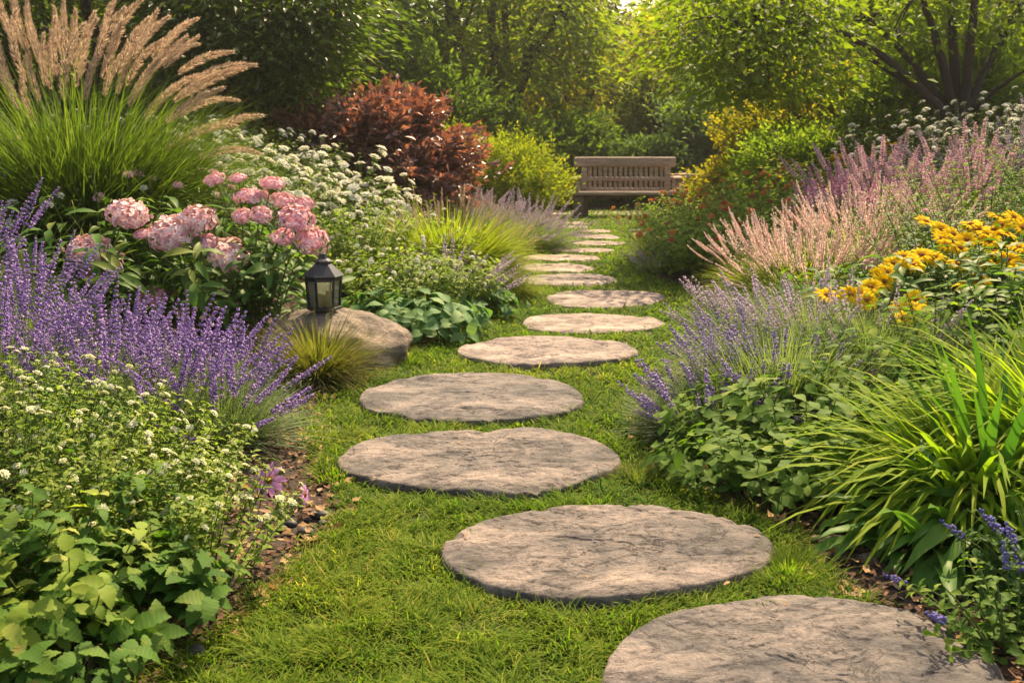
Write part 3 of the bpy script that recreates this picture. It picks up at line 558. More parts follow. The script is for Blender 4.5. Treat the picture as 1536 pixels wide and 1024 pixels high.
def head_mesh(seed, R=.11, n=140, m='pink', flat=.50):
    rng = R_(seed); mb = MB(); g = np.arange(n) + .5; ph = np.arccos(1 - 1.35 * g / n); th = g * 2.39996
    d = np.stack([np.sin(ph) * np.cos(th), np.sin(ph) * np.sin(th), np.cos(ph)], 1); k = R * (.84 + .22 * fbm(d * 2.6 + seed, 2) + .07 * rng.rand(n)); pos = d * k[:, None] * np.array((1, 1, flat))
    nr = unit(d + rng.normal(0, .32, (n, 3))); A = unit(np.cross(nr, np.array((.3, .5, .8)))); B = np.cross(nr, A); fr = rng.rand(n)
    for j in range(5):
        a = j * 1.2566 + rng.rand(n) * .3 + th; D = A * np.cos(a)[:, None] + B * np.sin(a)[:, None] + nr * .25
        strips(mb, pos, D, nr, R * .145 * (.85 + .3 * rng.rand(n)), R * .125, .3, [.35, 1, .85, .2], fold=.12, rnd=np.clip(fr * 1.1 + .1 * rng.normal(size=n) - .05, 0, 1))
    sph(mb, (0, 0, .0), (R * .62, R * .62, R * .62 * flat), 14, 8, rnd=.0)
    buds(mb, pos + nr * .002, nr, .006, .004, rnd=rng.rand(n) * .3, mi=1)
    st = [(0, 0, 0)]
    for j in range(14): a = j * .449; tube(mb, [(0, 0, -R * .8), (math.cos(a) * R * .6, math.sin(a) * R * .6, -R * .05)], .0015, 3, mi=2)
    return mb.mesh('flower_head', [M[m], M['orange'], M['stem']])
def umbel_mesh(seed, R=.017, n=16, m='cream', flat=.4, petals=True):
    rng = R_(seed); mb = MB(); g = np.arange(n) + .5; r = np.sqrt(g / n) * R; th = g * 2.39996; pos = np.stack([r * np.cos(th), r * np.sin(th), R * flat * (1 - (r / R) ** 2) + rng.normal(0, R * .06, n)], 1)
    s = R * 1.5 / math.sqrt(n)
    for j in range(4):
        a = j * 1.571 + th; D = np.stack([np.cos(a), np.sin(a), np.full(n, .3)], 1); kites(mb, pos, D, np.array([(0, 0, 1.)] * n) + rng.normal(0, .3, (n, 3)), s * 1.0, s * .95, rnd=rng.rand(n))
    C = np.stack([np.tile([0, 0, -R * 1.5], (n, 1)), pos], 1); tubes(mb, C, .0007, .0005, 3, mi=1)
    return mb.mesh('flower_cluster', [M[m], M['stem']])
def daisy_mesh(seed, R=.06, n=13, m='yellow', cone='yelcone', droop=.5, rows=2, cr=.25):
    rng = R_(seed); mb = MB(); mc = MB()
    for w_ in range(rows):
        a = np.arange(n) * 6.283 / n + w_ * .25 + rng.normal(0, .07, n); D = np.stack([np.cos(a), np.sin(a), np.full(n, .28 + .15 * w_) + rng.normal(0, .12, n)], 1)
        strips(mb, D * np.array((1, 1, 0)) * R * cr * .7 + np.array((0, 0, .002 * w_)), D, np.tile((0, 0, 1.), (n, 1)), R * (.88 - .12 * w_) * (.9 + .2 * rng.rand(n)), R * .24, droop * (.6 + .8 * rng.rand(n)) + .2, 'petal', fold=.15, rnd=rng.rand(n))
    tube(mb, [(0, 0, -.03), (0, 0, -.002)], [.0018, .003], 5, mi=1)
    k = np.arange(60) + .5; ph = np.arccos(1 - k / 60); th = k * 2.4; d = np.stack([np.sin(ph) * np.cos(th), np.sin(ph) * np.sin(th), np.cos(ph)], 1)
    sph(mc, (0, 0, .001), (R * cr, R * cr, R * cr * .75), 12, 8, rnd=.2); buds(mc, d * R * cr * np.array((1, 1, .75)) + (0, 0, .001), d, R * .06, R * .04, rnd=rng.rand(60))
    return mb.mesh('flower', [M[m], M['stem']]), mc.mesh('cone', [M[cone]])
def ball_mesh(seed, R, m, n=40):
    rng = R_(seed); mb = MB(); d = unit(rng.normal(size=(n, 3))); d[:, 2] = np.abs(d[:, 2]) * .8; d = unit(d)
    kites(mb, d * R * .4, unit(d + rng.normal(0, .4, (n, 3))), np.cross(d, rng.normal(size=(n, 3))), R * .75, R * .4, rnd=rng.rand(n)); sph(mb, (0, 0, 0), (R * .55, R * .55, R * .4), 8, 5)
    return mb.mesh('blossom', [M[m]])
LIB = {'lav': [spike_mesh(k, L=.15 + .03 * k, r=.0140, whorls=9 + k, per=9, bl=.0135, bw=.0075) for k in range(4)], 'lavpale': [spike_mesh(10 + k, m='lavpale', L=.15, whorls=9) for k in range(3)],
       'lavdark': [spike_mesh(20 + k, m='lavdark', L=.06 + .02 * k, r=.011, whorls=6, per=7, bl=.011, bw=.007) for k in range(3)], 'salvia': [spike_mesh(30 + k, m='salvia', L=.075, r=.014, whorls=6, per=6, bl=.014, bw=.010) for k in range(3)],
       'plume': [plume_mesh(40 + k, curve=.15 + .25 * k, L=.34 + .04 * k, n=430, r=.056, spl=.035, spw=.0038) for k in range(4)], 'pinkplume': [plume_mesh(50 + k, m='pinkplume', L=.19 + .04 * k, r=.012, n=240, spl=.012, spw=.0042, curve=.2 * k) for k in range(3)],
       'tanplume': [plume_mesh(55 + k, L=.22, r=.012, n=140, spl=.016, spw=.003, curve=.3 * k) for k in range(2)],
       'mauve': [spike_mesh(60 + k, m='mauve', L=.22, r=.026, whorls=13, per=9, bl=.018, bw=.011) for k in range(3)], 'magenta': [spike_mesh(65 + k, m='magenta', L=.20, r=.024, whorls=11, per=9, bl=.018, bw=.011) for k in range(2)],
       'pink': [head_mesh(70 + k) for k in range(3)], 'hotpink': [head_mesh(75 + k, m='hotpink', n=110, flat=.36) for k in range(2)],
       'cream': [umbel_mesh(80 + k, R=.013 + .003 * k, n=12 + 3 * k) for k in range(4)], 'white': [umbel_mesh(85 + k, R=.034, n=30, m='white', flat=.3) for k in range(3)], 'whitesm': [umbel_mesh(88 + k, R=.024, n=16, m='white', flat=.6) for k in range(2)],
       'orange': [ball_mesh(90, .028, 'orange'), ball_mesh(91, .026, 'red'), ball_mesh(92, .024, 'orange')], 'pinkball': [ball_mesh(93, .024, 'hotpink'), ball_mesh(94, .02, 'white')], 'yelball': [ball_mesh(95, .04, 'yellow')]}
DAISY = [daisy_mesh(100 + k, n=12 + k, droop=.3 + .25 * k) for k in range(4)]
def put_flowers(t, C, lib, rng, sc=1.0, name=None, idx=None, lim=100, jit=.15):
    """one child per bloom at the end of each stem; past the limit the rest become one part"""
    idx = range(len(C)) if idx is None else idx; c = 0
    for i in idx:
        d = C[i, -1] - C[i, -2]; d = d / (np.linalg.norm(d) + 1e-9) + rng.normal(0, jit, 3) * .5
        me = LIB[lib][rng.randint(len(LIB[lib]))]; az = math.atan2(d[1], d[0])
        o = obj(name or me.name.split('.')[0], me, t, tuple(C[i, -1]), None, sc * (.8 + .4 * rng.rand()))
        o.rotation_mode = 'QUATERNION'; q = Vector(d).to_track_quat('Z', 'X'); o.rotation_quaternion = q
        c += 1
        if c >= lim: break

def lavender(lab, px_, py_, h, nsp, seed, lib='lav', r0=.10, lean=.75, fol='lavfol', nf=900, group='lavender plants', bend=.35, folh=.62, fw=.0042, sc=1.0, bias=None, X=None, Y=None, lo=.55, name='lavender_plant', cat='lavender'):
    rng = R_(seed); t = thing(name, lab, cat, bpos(px_, py_, X, Y), group)
    C = stem_curves(rng, nsp, r0, lean, (h - .12) * (lo + (1 - lo) * rng.rand(nsp)) * .92, bend, bias=bias); mb = MB(); tubes(mb, C, .0017, .0011); obj('stems', mb.mesh('stems', M['stem']), t)
    mb = MB(); blades(mb, rng, nf, r0 * 1.1, lean * 1.15, h * folh, fw, bend + .25, [.7, 1, .8, .05], 0, bias=bias)
    C2 = stem_curves(rng, nf // 14, r0, lean * 1.1, h * folh * .95, bend, bias=bias); stem_leaves(mb, rng, C2, 7, .035, .0045, .25, 1.0, 1.0, [.6, 1, .7, .05], .2, 0, 0)
    obj('foliage', mb.mesh('foliage', M[fol]), t); put_flowers(t, C, lib, rng, sc, 'flower_spike'); return t
def tuft(lab, px_, py_, n, h, wd, lean, bend, m, seed, r0=.08, name='ornamental_grass', cat='ornamental grass', group='ornamental grasses', X=None, Y=None, plumes=0, lib=None, ph=1.0, plean=None, psc=1.0, fold=.25, pbend=.3, bias=None, pname='plume', prof='blade'):
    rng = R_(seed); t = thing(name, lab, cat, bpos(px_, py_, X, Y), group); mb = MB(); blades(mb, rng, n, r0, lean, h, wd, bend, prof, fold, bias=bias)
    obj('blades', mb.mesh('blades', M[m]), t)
    if plumes:
        C = stem_curves(rng, plumes, r0, plean or lean, ph, pbend, S=8, bias=bias); mb = MB(); tubes(mb, C, .0022, .0014); obj('stems', mb.mesh('stems', M['stem']), t); put_flowers(t, C, lib, rng, psc, pname)
        if lib == 'pinkplume': fuzz(t, rng, 170, r0 * 1.0, (plean or lean) * .9, ph * 1.25, pbend, 'pinkplume', frac=.26)
    return t
def leafy(lab, px_, py_, ns, h, L, W, K, m, seed, r0=.12, lean=.6, bend=.3, prof='ovate', up=.5, name='leafy_plant', cat='plant', group='leafy perennials', X=None, Y=None, fl=None, nfl=0, fsc=1.0, t0=.15, lb=.7, fold=.3, branch=0, fname=None, stem_r=.003, fh=1.08, wave=.15, bias=None, grow=None):
    rng = R_(seed); t = thing(name, lab, cat, bpos(px_, py_, X, Y), group); C = stem_curves(rng, ns, r0, lean, h, bend, bias=bias); mb = MB(); tubes(mb, C, stem_r, stem_r * .5, 4)
    if branch:
        i = rng.randint(0, ns, ns * branch); p, T = on_curve(C, i, .45 + .45 * rng.rand(len(i))); az = rng.rand(len(i)) * 6.283; d = unit(T + np.stack([np.cos(az), np.sin(az), np.zeros(len(i))], 1) * .6); Lb = h * (.12 + .18 * rng.rand(len(i)))[:, None]
        C2 = np.stack([p + d * Lb * k + np.array((0, 0, .12)) * Lb * k * k for k in (0, .33, .66, 1.0)], 1); tubes(mb, C2, stem_r * .5, stem_r * .3)
    obj('stems', mb.mesh('stems', M['stem']), t); mb = MB(); stem_leaves(mb, rng, C, K, L, W, t0, 1.0, up, prof, lb, fold, wave, grow=grow)
    if branch: stem_leaves(mb, rng, C2, 2, L * .6, W * .6, .4, .9, up, prof, lb, fold, wave)
    obj('leaves', mb.mesh('leaves', M[m]), t)
    if fl:
        T_ = C if not branch else C2; sel = rng.permutation(len(T_)); e = T_[sel[:nfl]]
        put_flowers(t, e, fl, rng, fsc, fname)
        if branch and len(sel) > nfl and nfl >= 100: pass
    return t
def shrub(lab, X, Y, rx, ry, h, ntw, lpt, L, W, m, seed, name='shrub', cat='shrub', group='background shrubs', zc=.5, br=24, lump=.35, sprig=.30, up=.5, droop=0.0, barkm='twig', flat=.5, tmin=.5):
    rng = R_(seed); t = thing(name, lab, cat, (X, Y, H(X, Y)), group); c = np.array((0, 0, h * zc)); rad = np.array((rx, ry, h * (1 - zc)))
    d = unit(rng.normal(size=(ntw, 3))); d[:, 2] = np.where(d[:, 2] < -.75, -d[:, 2], d[:, 2]); d = unit(d)
    k = (.84 + lump * fbm(d * 2.2 + seed * 1.3, 3)) * (tmin + (1 - tmin) * rng.rand(ntw) ** .35); tip = c + d * rad * k[:, None]; tip[:, 2] = np.maximum(tip[:, 2], .03)
    out = unit(d * np.array((1, 1, .6)) + np.array((0, 0, up)) + rng.normal(0, .3, (ntw, 3))); s = sprig * (.6 + .8 * rng.rand(ntw)); i = np.repeat(np.arange(ntw), lpt); tt = np.tile(np.linspace(0, 1, lpt), ntw) + rng.normal(0, .04, ntw * lpt)
    p = tip[i] + out[i] * ((tt - .7) * s[i])[:, None] - np.array((0, 0, 1.)) * (droop * tt ** 2 * s[i])[:, None] + rng.normal(0, L * .25, (len(i), 3))
    sd = unit(np.cross(out[i], np.array((0., 0, 1)) + rng.normal(0, .3, (len(i), 3)))) * np.where(np.arange(len(i)) % 2, 1, -1)[:, None]
    D = unit(out[i] * .7 + sd * (.9 - .5 * tt)[:, None] + rng.normal(0, .25, (len(i), 3))); N = unit(np.array((0, 0, 1.)) * flat + rng.normal(0, .5, (len(i), 3)) + .3 * d[i])
    z = .65 + .6 * rng.rand(len(i)); rn = np.clip(np.repeat(rng.rand(ntw), lpt) * .6 + .25 * tt + .2 * rng.rand(len(i)) - .05, 0, 1)
    mb = MB(); kites(mb, p, D, N, L * z, W * z, rnd=rn, fold=.35); obj('foliage', mb.mesh('foliage', M[m]), t)
    mb = MB(); j = rng.choice(ntw, min(br, ntw), False); B0 = np.stack([rng.normal(0, rx * .08, len(j)), rng.normal(0, ry * .08, len(j)), np.zeros(len(j))], 1)
    Cc = np.stack([B0 * (1 - u) ** 2 + 2 * u * (1 - u) * (B0 * .4 + tip[j] * np.array((.35, .35, .75))) + tip[j] * u ** 2 for u in np.linspace(0, 1, 7)], 1); tubes(mb, Cc, .006 + .006 * h, .002, 5); obj('branches', mb.mesh('branches', M[barkm]), t)
    return t
def spray_crown(mb, rng, cen, size, per, L, W, dens_noise=None, flatN=.8, droop=.25):
    n = len(cen); i = np.repeat(np.arange(n), per); g = rng.normal(size=(len(i), 3)) * size; r2 = np.hypot(g[:, 0], g[:, 1]); g[:, 2] -= droop * r2 ** 1.3
    p = cen[i] + g; D = unit(g * np.array((1, 1, .3)) + rng.normal(0, .12, (len(i), 3)) - np.array((0, 0, .10))); N = unit(np.array((0, 0, 1.)) * flatN + rng.normal(0, .45, (len(i), 3)))
    z = .6 + .7 * rng.rand(len(i)); kites(mb, p, D, N, L * z, W * z, rnd=np.clip(np.repeat(rng.rand(n), per) * .6 + .4 * rng.rand(len(i)), 0, 1), fold=.3)
def tree(lab, X, Y, c, rad, ns, per, L, W, m, seed, size=(.35, .35, .12), trunk_r=.12, limbs=7, name='tree', group='background trees', shell=.45, base_z=None, gaps=.15, split=.25, zcut=-1.0, extra=None, manual=None, secs=5, trunk_pts=None):
    rng = R_(seed); z0 = H(X, Y) if base_z is None else base_z; t = thing(name, lab, 'tree', (X, Y, z0), group); c = np.array(c); rad = np.array(rad)
    d = unit(rng.normal(size=(ns * 2, 3))); f = shell + (1 - shell) * rng.rand(ns * 2) ** .6; cen = d * f[:, None]; keep = (fbm(cen * 2.1 + seed * 3.1, 3) > -gaps * 1.2) & (cen[:, 2] > zcut); cen = (c + cen * rad)[keep][:ns]
    if extra is not None: cen = np.concatenate([cen, np.array(extra) - np.array((X, Y, z0))])
    mb = MB(); spray_crown(mb, rng, cen, np.array(size), per, L, W); obj('crown', mb.mesh('crown', M[m]), t)
    mb = MB(); top = np.array((c[0] * .3, c[1] * .3, max(c[2] * split, .4))) if trunk_pts is None else np.array(trunk_pts[-1]) - np.array((X, Y, z0))
    tp = [np.array((0, 0, -.1)), np.array((0, 0, .0)) + top * .25, top * .6 + rng.normal(0, .02, 3), top]; tube(mb, tp, [trunk_r * 1.35, trunk_r * 1.1, trunk_r, trunk_r * .9], 12); obj('trunk', mb.mesh('trunk', M['bark']), t)
    ml = MB(); ends = []
    if manual:
        for pts, r in manual:
            q = np.array(pts) - np.array((X, Y, z0)); u = np.linspace(0, len(q) - 1, 4 * len(q)); q = np.stack([np.interp(u, np.arange(len(q)), q[:, a]) for a in range(3)], 1)
            ker = np.array([.25, .5, .25]); qs = q.copy(); qs[1:-1] = q[:-2] * .25 + q[1:-1] * .5 + q[2:] * .25; qs[1:-1] += rng.normal(0, .006, (len(q) - 2, 3)); tube(ml, qs, np.linspace(r, r * .3, len(q)), 8); ends += [qs[int(len(qs) * a)] for a in (.5, .65, .8, .97)]
    else:
        for k in range(limbs):
            a = k * 2.4 + rng.rand(); e = c + rad * .8 * unit(np.array((math.cos(a), math.sin(a), rng.rand() * 1.2 - .25)))
            u = np.linspace(0, 1, 9)[:, None]; mid = top * .5 + e * .5 + np.array((0, 0, .15 * rad[2])); q = top * (1 - u) ** 2 + 2 * u * (1 - u) * mid + e * u * u; q[1:-1] += rng.normal(0, .02 * rad[2], (7, 3)); tube(ml, q, np.linspace(trunk_r * .62, trunk_r * .1, 9), 7); ends += [q[4], q[6], q[8]]
    ends = np.array(ends); j = rng.choice(len(cen), min(len(cen), max(30, len(ends) * secs)), False); k = np.argmin(((cen[j][:, None] - ends[None]) ** 2).sum(2), 1); u = np.linspace(0, 1, 5)
    Cc = np.stack([ends[k] * (1 - v) + cen[j] * v + np.array((0, 0, .12)) * 4 * v * (1 - v) for v in u], 1); tubes(ml, Cc, trunk_r * .13, .004, 4); obj('limbs', ml.mesh('limbs', M['bark']), t)
    return t
#PLANTS
# ================================================================== PLANTING
def fuzz(t, rng, n, r0, lean, L, bend, m, frac=.38, k=34, spl=.011, spw=.0032, r=.008):
    C = stem_curves(rng, n, r0, lean, L, bend, S=8); mb = MB(); tubes(mb, C, .0014, .0008, mi=1); i = np.repeat(np.arange(n), k); tt = 1 - frac * rng.rand(len(i)) ** 1.1; q, T = on_curve(C, i, tt)
    rad = unit(np.cross(T, rng.normal(size=(len(i), 3)))); w_ = np.sqrt(np.clip((1 - tt) / frac, .05, 1)); D = unit(T + rad * .8); strips(mb, q + rad * (r * w_)[:, None], D, rad, spl * (.6 + .6 * rng.rand(len(i))), spw, .3, [.5, 1, .6, .1], rnd=rng.rand(len(i)))
    kind(obj('fine_plumes', mb.mesh('fine_plumes', [M[m], M['stem']]), t), 'stuff')
# ---- left bed
# tall feather grass
def feather_grass():
    rng = R_(200); X, Y = -2.85, 6.7; z0 = H(X, Y); t = thing('feather_grass', 'tallest grass clump with tan feathery plumes in the left bed', 'ornamental grass', (X, Y, z0), 'ornamental grasses')
    mb = MB(); blades(mb, rng, 5200, .42, .62, 1.35, .009, .85, 'blade', .25); blades(mb, rng, 900, .42, .75, 1.55, .008, 1.5, 'blade', .25); obj('blades', mb.mesh('blades', M['grassdark']), t)
    heads = [(5, 30), (25, 40), (12, 130), (5, 110), (40, 35), (45, 115), (60, 90), (78, 75), (85, 45), (70, 95), (110, 60), (115, 90), (125, 75), (160, 25), (152, 60), (175, 50), (165, 80), (190, 75), (188, 105), (165, 110), (215, 55), (225, 50), (255, 60), (262, 50), (240, 90), (220, 115), (255, 80), (275, 75), (300, 90), (215, 125), (262, 130), (240, 150), (290, 130), (280, 160), (300, 155), (310, 125), (340, 185), (280, 205), (35, 150), (95, 110), (135, 110), (50, 60), (95, 30), (20, 85), (205, 95), (320, 108), (330, 225)]
    C = []
    for a, b in heads:
        # given point is the plume's middle; find its base a little lower and nearer the clump
        Yp = 6.3 + rng.rand() * .9; m_ = P(a, b, Yp); lean = np.clip((a - 95) / 210.0, -.5, 1.15) * 1.05; d = np.array((math.sin(lean), rng.normal(0, .12), math.cos(lean))); d /= np.linalg.norm(d)
        e = m_ - d * .17 - np.array((X, Y, z0)); b0 = np.array((rng.normal(0, .16), rng.normal(0, .16), 0)); c1 = b0 * .3 + e * np.array((.35, .5, .62)); c1 = e - d * np.linalg.norm(e) * .45
        C.append([b0 * (1 - u) ** 2 + 2 * u * (1 - u) * c1 + e * u * u for u in np.linspace(0, 1, 9)])
    C = np.array(C); mb = MB(); tubes(mb, C, .0035, .0016, 4); obj('stems', mb.mesh('stems', M['stem']), t)
    for k in range(len(C)):
        d = C[k, -1] - C[k, -2]; me = LIB['plume'][rng.randint(4)]; d = Vector(d).normalized()
        # bend direction of the plume (local +X) points to the right, away from the clump
        z = d; xax = Vector((1, 0, -.35)); xax = (xax - z * xax.dot(z)).normalized(); yax = z.cross(xax); Mx = Matrix((xax, yax, z)).transposed(); obj('plume', me, t, tuple(C[k, -1]), tuple(Mx.to_quaternion()), .85 + .3 * rng.rand())
feather_grass()
# purple lavender drift
for k, (a, b, h, n_, lab) in enumerate([
    (325, 672, .47, 48, 'bright purple lavender leaning over the lawn edge beside the third stepping stone'), (235, 672, .50, 45, 'purple lavender behind the cream flowered plants, second in from the lawn edge'), (130, 670, .52, 45, 'purple lavender in the left foreground drift, third in from the lawn edge'),
    (5, 665, .58, 45, 'purple lavender at the left edge of the photo in the front row'), (285, 622, .44, 48, 'purple lavender in the back row below the lowest pink flower head'), (170, 612, .43, 48, 'purple lavender in the back row below the two leftmost pink flower heads'), (40, 600, .60, 46, 'tall purple lavender in front of the feather grass'), (-70, 590, .74, 50, 'tallest purple lavender, half out of the photo at the left edge')]):
    lavender(lab, a, b, h, n_, 300 + k, r0=.16, lean=.42 if k not in (0, 4) else .85, nf=1500, bend=.3, lo=.55, sc=1.0, folh=.66)
# cream flowered foreground plants
for k, (a, b, h, lab) in enumerate([(288, 876, .27, 'cream flowered leafy plant spilling toward the lawn edge and the pebbles'), (210, 868, .31, 'cream flowered plant in front of the lavender, second from the lawn'), (130, 840, .36, 'bushy cream flowered plant in the middle of the left foreground'), (20, 810, .40, 'cream flowered plant tallest at the left edge of the photo'), (235, 800, .28, 'cream flowered plant just behind the two mauve daisies'), (170, 775, .31, 'cream flowered plant against the foot of the purple lavender'), (60, 755, .35, 'cream flowered plant in the back row at the far left'), (-40, 880, .42, 'cream flowered plant at the very edge beside the lobed leaf plants')]):
    leafy(lab, a, b, 46, h, .042, .019, 9, 'leaflime' if k != 3 else 'leafmid', 330 + k, r0=.15, lean=.62, bend=.25, prof='ovate', up=.6, name='cream_flower_plant', group='cream flowered plants in the left foreground', fl='cream', nfl=64, fsc=.54, branch=4, fname='flower_cluster', stem_r=.0022)
# lobed leaf plants, front left corner
big = lambda t: .55 + .6 * math.sin(min(1, t * 1.15) * 2.4)
for k, (a, b, h, L_, lab) in enumerate([(110, 985, .30, .085, 'upright plant with pale yellow green leaf rosette in the front left corner'), (205, 960, .20, .10, 'low plant with broad toothed leaves reaching toward the lawn'), (15, 1000, .24, .09, 'lobed leaf plant at the bottom left corner of the photo'), (172, 910, .28, .075, 'toothed leaf plant between the rosette plant and the cream flowers'), (60, 925, .34, .07, 'broad leaved plant behind the bottom left corner'), (90, 1060, .18, .085, 'rounded leaf plant lowest in the front left corner')]):
    leafy(lab, a, b, 24 if k else 16, h, L_ * .62, L_ * .36, 6, 'leaftooth' if k != 0 else 'leaflime', 350 + k, r0=.08, lean=.7, bend=.35, prof='lobed2', up=.35, name='broad_leaf_plant', group='toothed leaf plants in the front left corner', t0=.45, lb=.8, fold=.18, wave=.10, stem_r=.003, grow=lambda t: .75 + .35 * t)
# mauve daisies
for k, (a, b, Yd, s_, lab, tilt) in enumerate([(403, 720, 2.9, .055, 'single mauve pink daisy flower with a brown centre above the mulch', (.1, -.8, .55)), (456, 742, 2.9, .036, 'small bright pink daisy seen from the side beside the larger mauve one', (.9, -.1, .25))]):
    p = P(a, b, Yd); X, Y = float(p[0]) - .04, Yd + .02; z0 = H(X, Y); t = thing('daisy', lab, 'flower', (X, Y, z0), 'mauve daisies over the mulch'); e = p - np.array((X, Y, z0)); mb = MB()
    tube(mb, [np.zeros(3), e * np.array((.3, .3, .5)), e * np.array((.8, .8, .9)), e], .0018, 5); obj('stem', mb.mesh('stem', M['stem']), t)
    f, c = daisy_mesh(120 + k, R=s_, n=9, m='daisy', cone='yelcone', droop=.5, cr=.24); fo = obj('flower', f, t, tuple(e), tuple(aim(tilt))); obj('cone', c, fo)
# pink flower heads
def pink_plants():
    spec = [('pink headed plant with the two lowest left flower heads beside the feather grass', (165, 470), [(187, 316, .95), (145, 367, .95), (158, 390, .9), (228, 440, .62)]),
            ('pink headed plant in the middle with the largest round flower heads', (300, 470), [(255, 344, 1.1), (290, 325, .9), (306, 357, .55), (341, 377, .95), (214, 345, .45)]),
            ('pink headed plant nearest the lantern with flower heads leaning right', (378, 470), [(375, 289, .8), (408, 270, .6), (421, 297, .65), (445, 322, .8), (466, 354, .8), (423, 351, .62), (318, 264, .5), (352, 262, .42), (392, 316, .5), (455, 300, .5), (362, 318, .45)])]
    for k, (lab, base, heads) in enumerate(spec):
        rng = R_(360 + k); X, Y = P(base[0], 512, 5.45)[0], 5.45; z0 = H(X, Y); t = thing('pink_flower_plant', lab, 'flowering plant', (X, Y, z0), 'pink headed plants behind the lavender'); C = []
        for a, b, s_ in heads:
            e = P(a, b, 5.2 if b > 310 else 5.6) - np.array((X, Y, z0)) + np.array((0, rng.normal(0, .05), -.02)); b0 = np.array((rng.normal(0, .07), rng.normal(0, .07), 0)); C.append([b0 * (1 - u) ** 2 + 2 * u * (1 - u) * (e * np.array((.45, .6, .8))) + e * u * u for u in np.linspace(0, 1, 7)])
        C = np.array(C); mb = MB(); tubes(mb, C, .006, .0035, 5); C2 = stem_curves(rng, 26, .20, .8 if k < 2 else .6, .62 if k < 2 else .52, .3); tubes(mb, C2, .005, .003, 4); obj('stems', mb.mesh('stems', M['stem']), t)
        mb = MB(); stem_leaves(mb, rng, C[:, :], 6, .15, .042, .3, .9, .25, 'lance', 1.0, .3, .1); stem_leaves(mb, rng, C2, 7, .16, .048, .25, 1.0, .35, 'lance', .9, .3, .12, grow=lambda t: .8 + .2 * t); obj('leaves', mb.mesh('leaves', M['leafpink']), t)
        for i, (a, b, s_) in enumerate(heads):
            lib = LIB['hotpink' if (k == 2 or s_ < .7) else 'pink']; tilt = unit(C[i, -1] - C[i, -2] + np.array((0, -.15, .25)) + rng.normal(0, .05, 3)); obj('flower_head', lib[i % len(lib)], t, tuple(C[i, -1]), tuple(aim(tilt, i)), s_ * 1.12)
pink_plants()
# sedge in front of the boulder
tuft('small bronze green sedge growing in front of the boulder', 478, 575, 1500, .42, .0035, .95, .9, 'sedge', 370, r0=.06, name='sedge_tuft', plumes=26, lib='tanplume', ph=.30, psc=.22, pname='seed_head')
tuft('tiny tuft of grass at the right foot of the boulder', 612, 548, 180, .13, .003, .7, .5, 'lawn', 371, r0=.03, name='sedge_tuft')
tuft('low grass tuft on the lawn edge right of the second stone', 1185, 862, 700, .085, .0035, 1.0, .6, 'lawn', 372, r0=.09, name='grass_tuft')
tuft('low grass tuft at the left tip of the third stone', 505, 715, 420, .075, .0035, 1.0, .6, 'lawn', 373, r0=.09, name='grass_tuft')
tuft('dry grass tuft above the right end of the third stone', 960, 720, 420, .085, .0032, 1.0, .6, 'sedge', 374, r0=.08, name='grass_tuft')
# hosta and lime perennial with pale spikes
for k, (a, b, lab) in enumerate([(560, 508, 'low hosta with broad blue green leaves at the right of the boulder'), (640, 508, 'low hosta with overlapping leaves at the corner of the lawn'), (700, 480, 'small hosta under the yellow fountain grass')]):
    leafy(lab, a, b, 36, .27, .18, .105, 3, 'hosta', 380 + k, r0=.16, lean=1.0, bend=.4, prof='ovate', up=.4, name='hosta', group='hostas right of the boulder', t0=.55, lb=.9, fold=.22, wave=.08)
for k, (a, b, h, lab) in enumerate([(590, 488, .46, 'lime leaved perennial behind the hosta, nearest the lantern'), (655, 482, .42, 'lime leaved perennial dotted with pale flowers behind the corner hosta'), (535, 462, .58, 'lime leaved perennial directly behind the lantern'), (620, 455, .56, 'lime leaved perennial in the back row above the hostas')]):
    leafy(lab, a, b, 90, h, .085, .036, 8, 'leaflime', 385 + k, r0=.2, lean=.6, bend=.3, prof='lance', up=.7, name='lime_perennial', group='lime leaved perennials', fl='whitesm', nfl=48, fsc=.75, fname='blossom', branch=1)
for k, (a, b, h, n_, lab) in enumerate([(665, 472, .50, 85, 'pale mauve flowered catmint leaning over the hosta toward the lawn'), (610, 440, .64, 70, 'pale mauve flowered catmint behind the lime leaved perennial')]):
    lavender(lab, a, b, h, n_, 390 + k, lib='lavpale', r0=.2, lean=.75, fol='lavfol2', nf=900, group='pale catmint clumps', name='catmint', cat='catmint', sc=1.2)
# yellow fountain grass
tuft('yellow green fountain grass arching onto the stepping stones', 672, 448, 5000, .78, .0095, .62, 1.2, 'grassyel', 400, r0=.17, plumes=55, lib='tanplume', ph=.62, plean=.45, psc=.7)
tuft('lower yellow grass at the lawn edge in front of the fountain grass', 768, 446, 700, .28, .006, 1.0, 1.2, 'grassyel', 401, r0=.1)
tuft('tan tipped grass between the fountain grass and the grey lavender', 738, 400, 900, .36, .007, .8, 1.0, 'grassyel', 402, r0=.16, plumes=16, lib='tanplume', ph=.34, plean=.9)
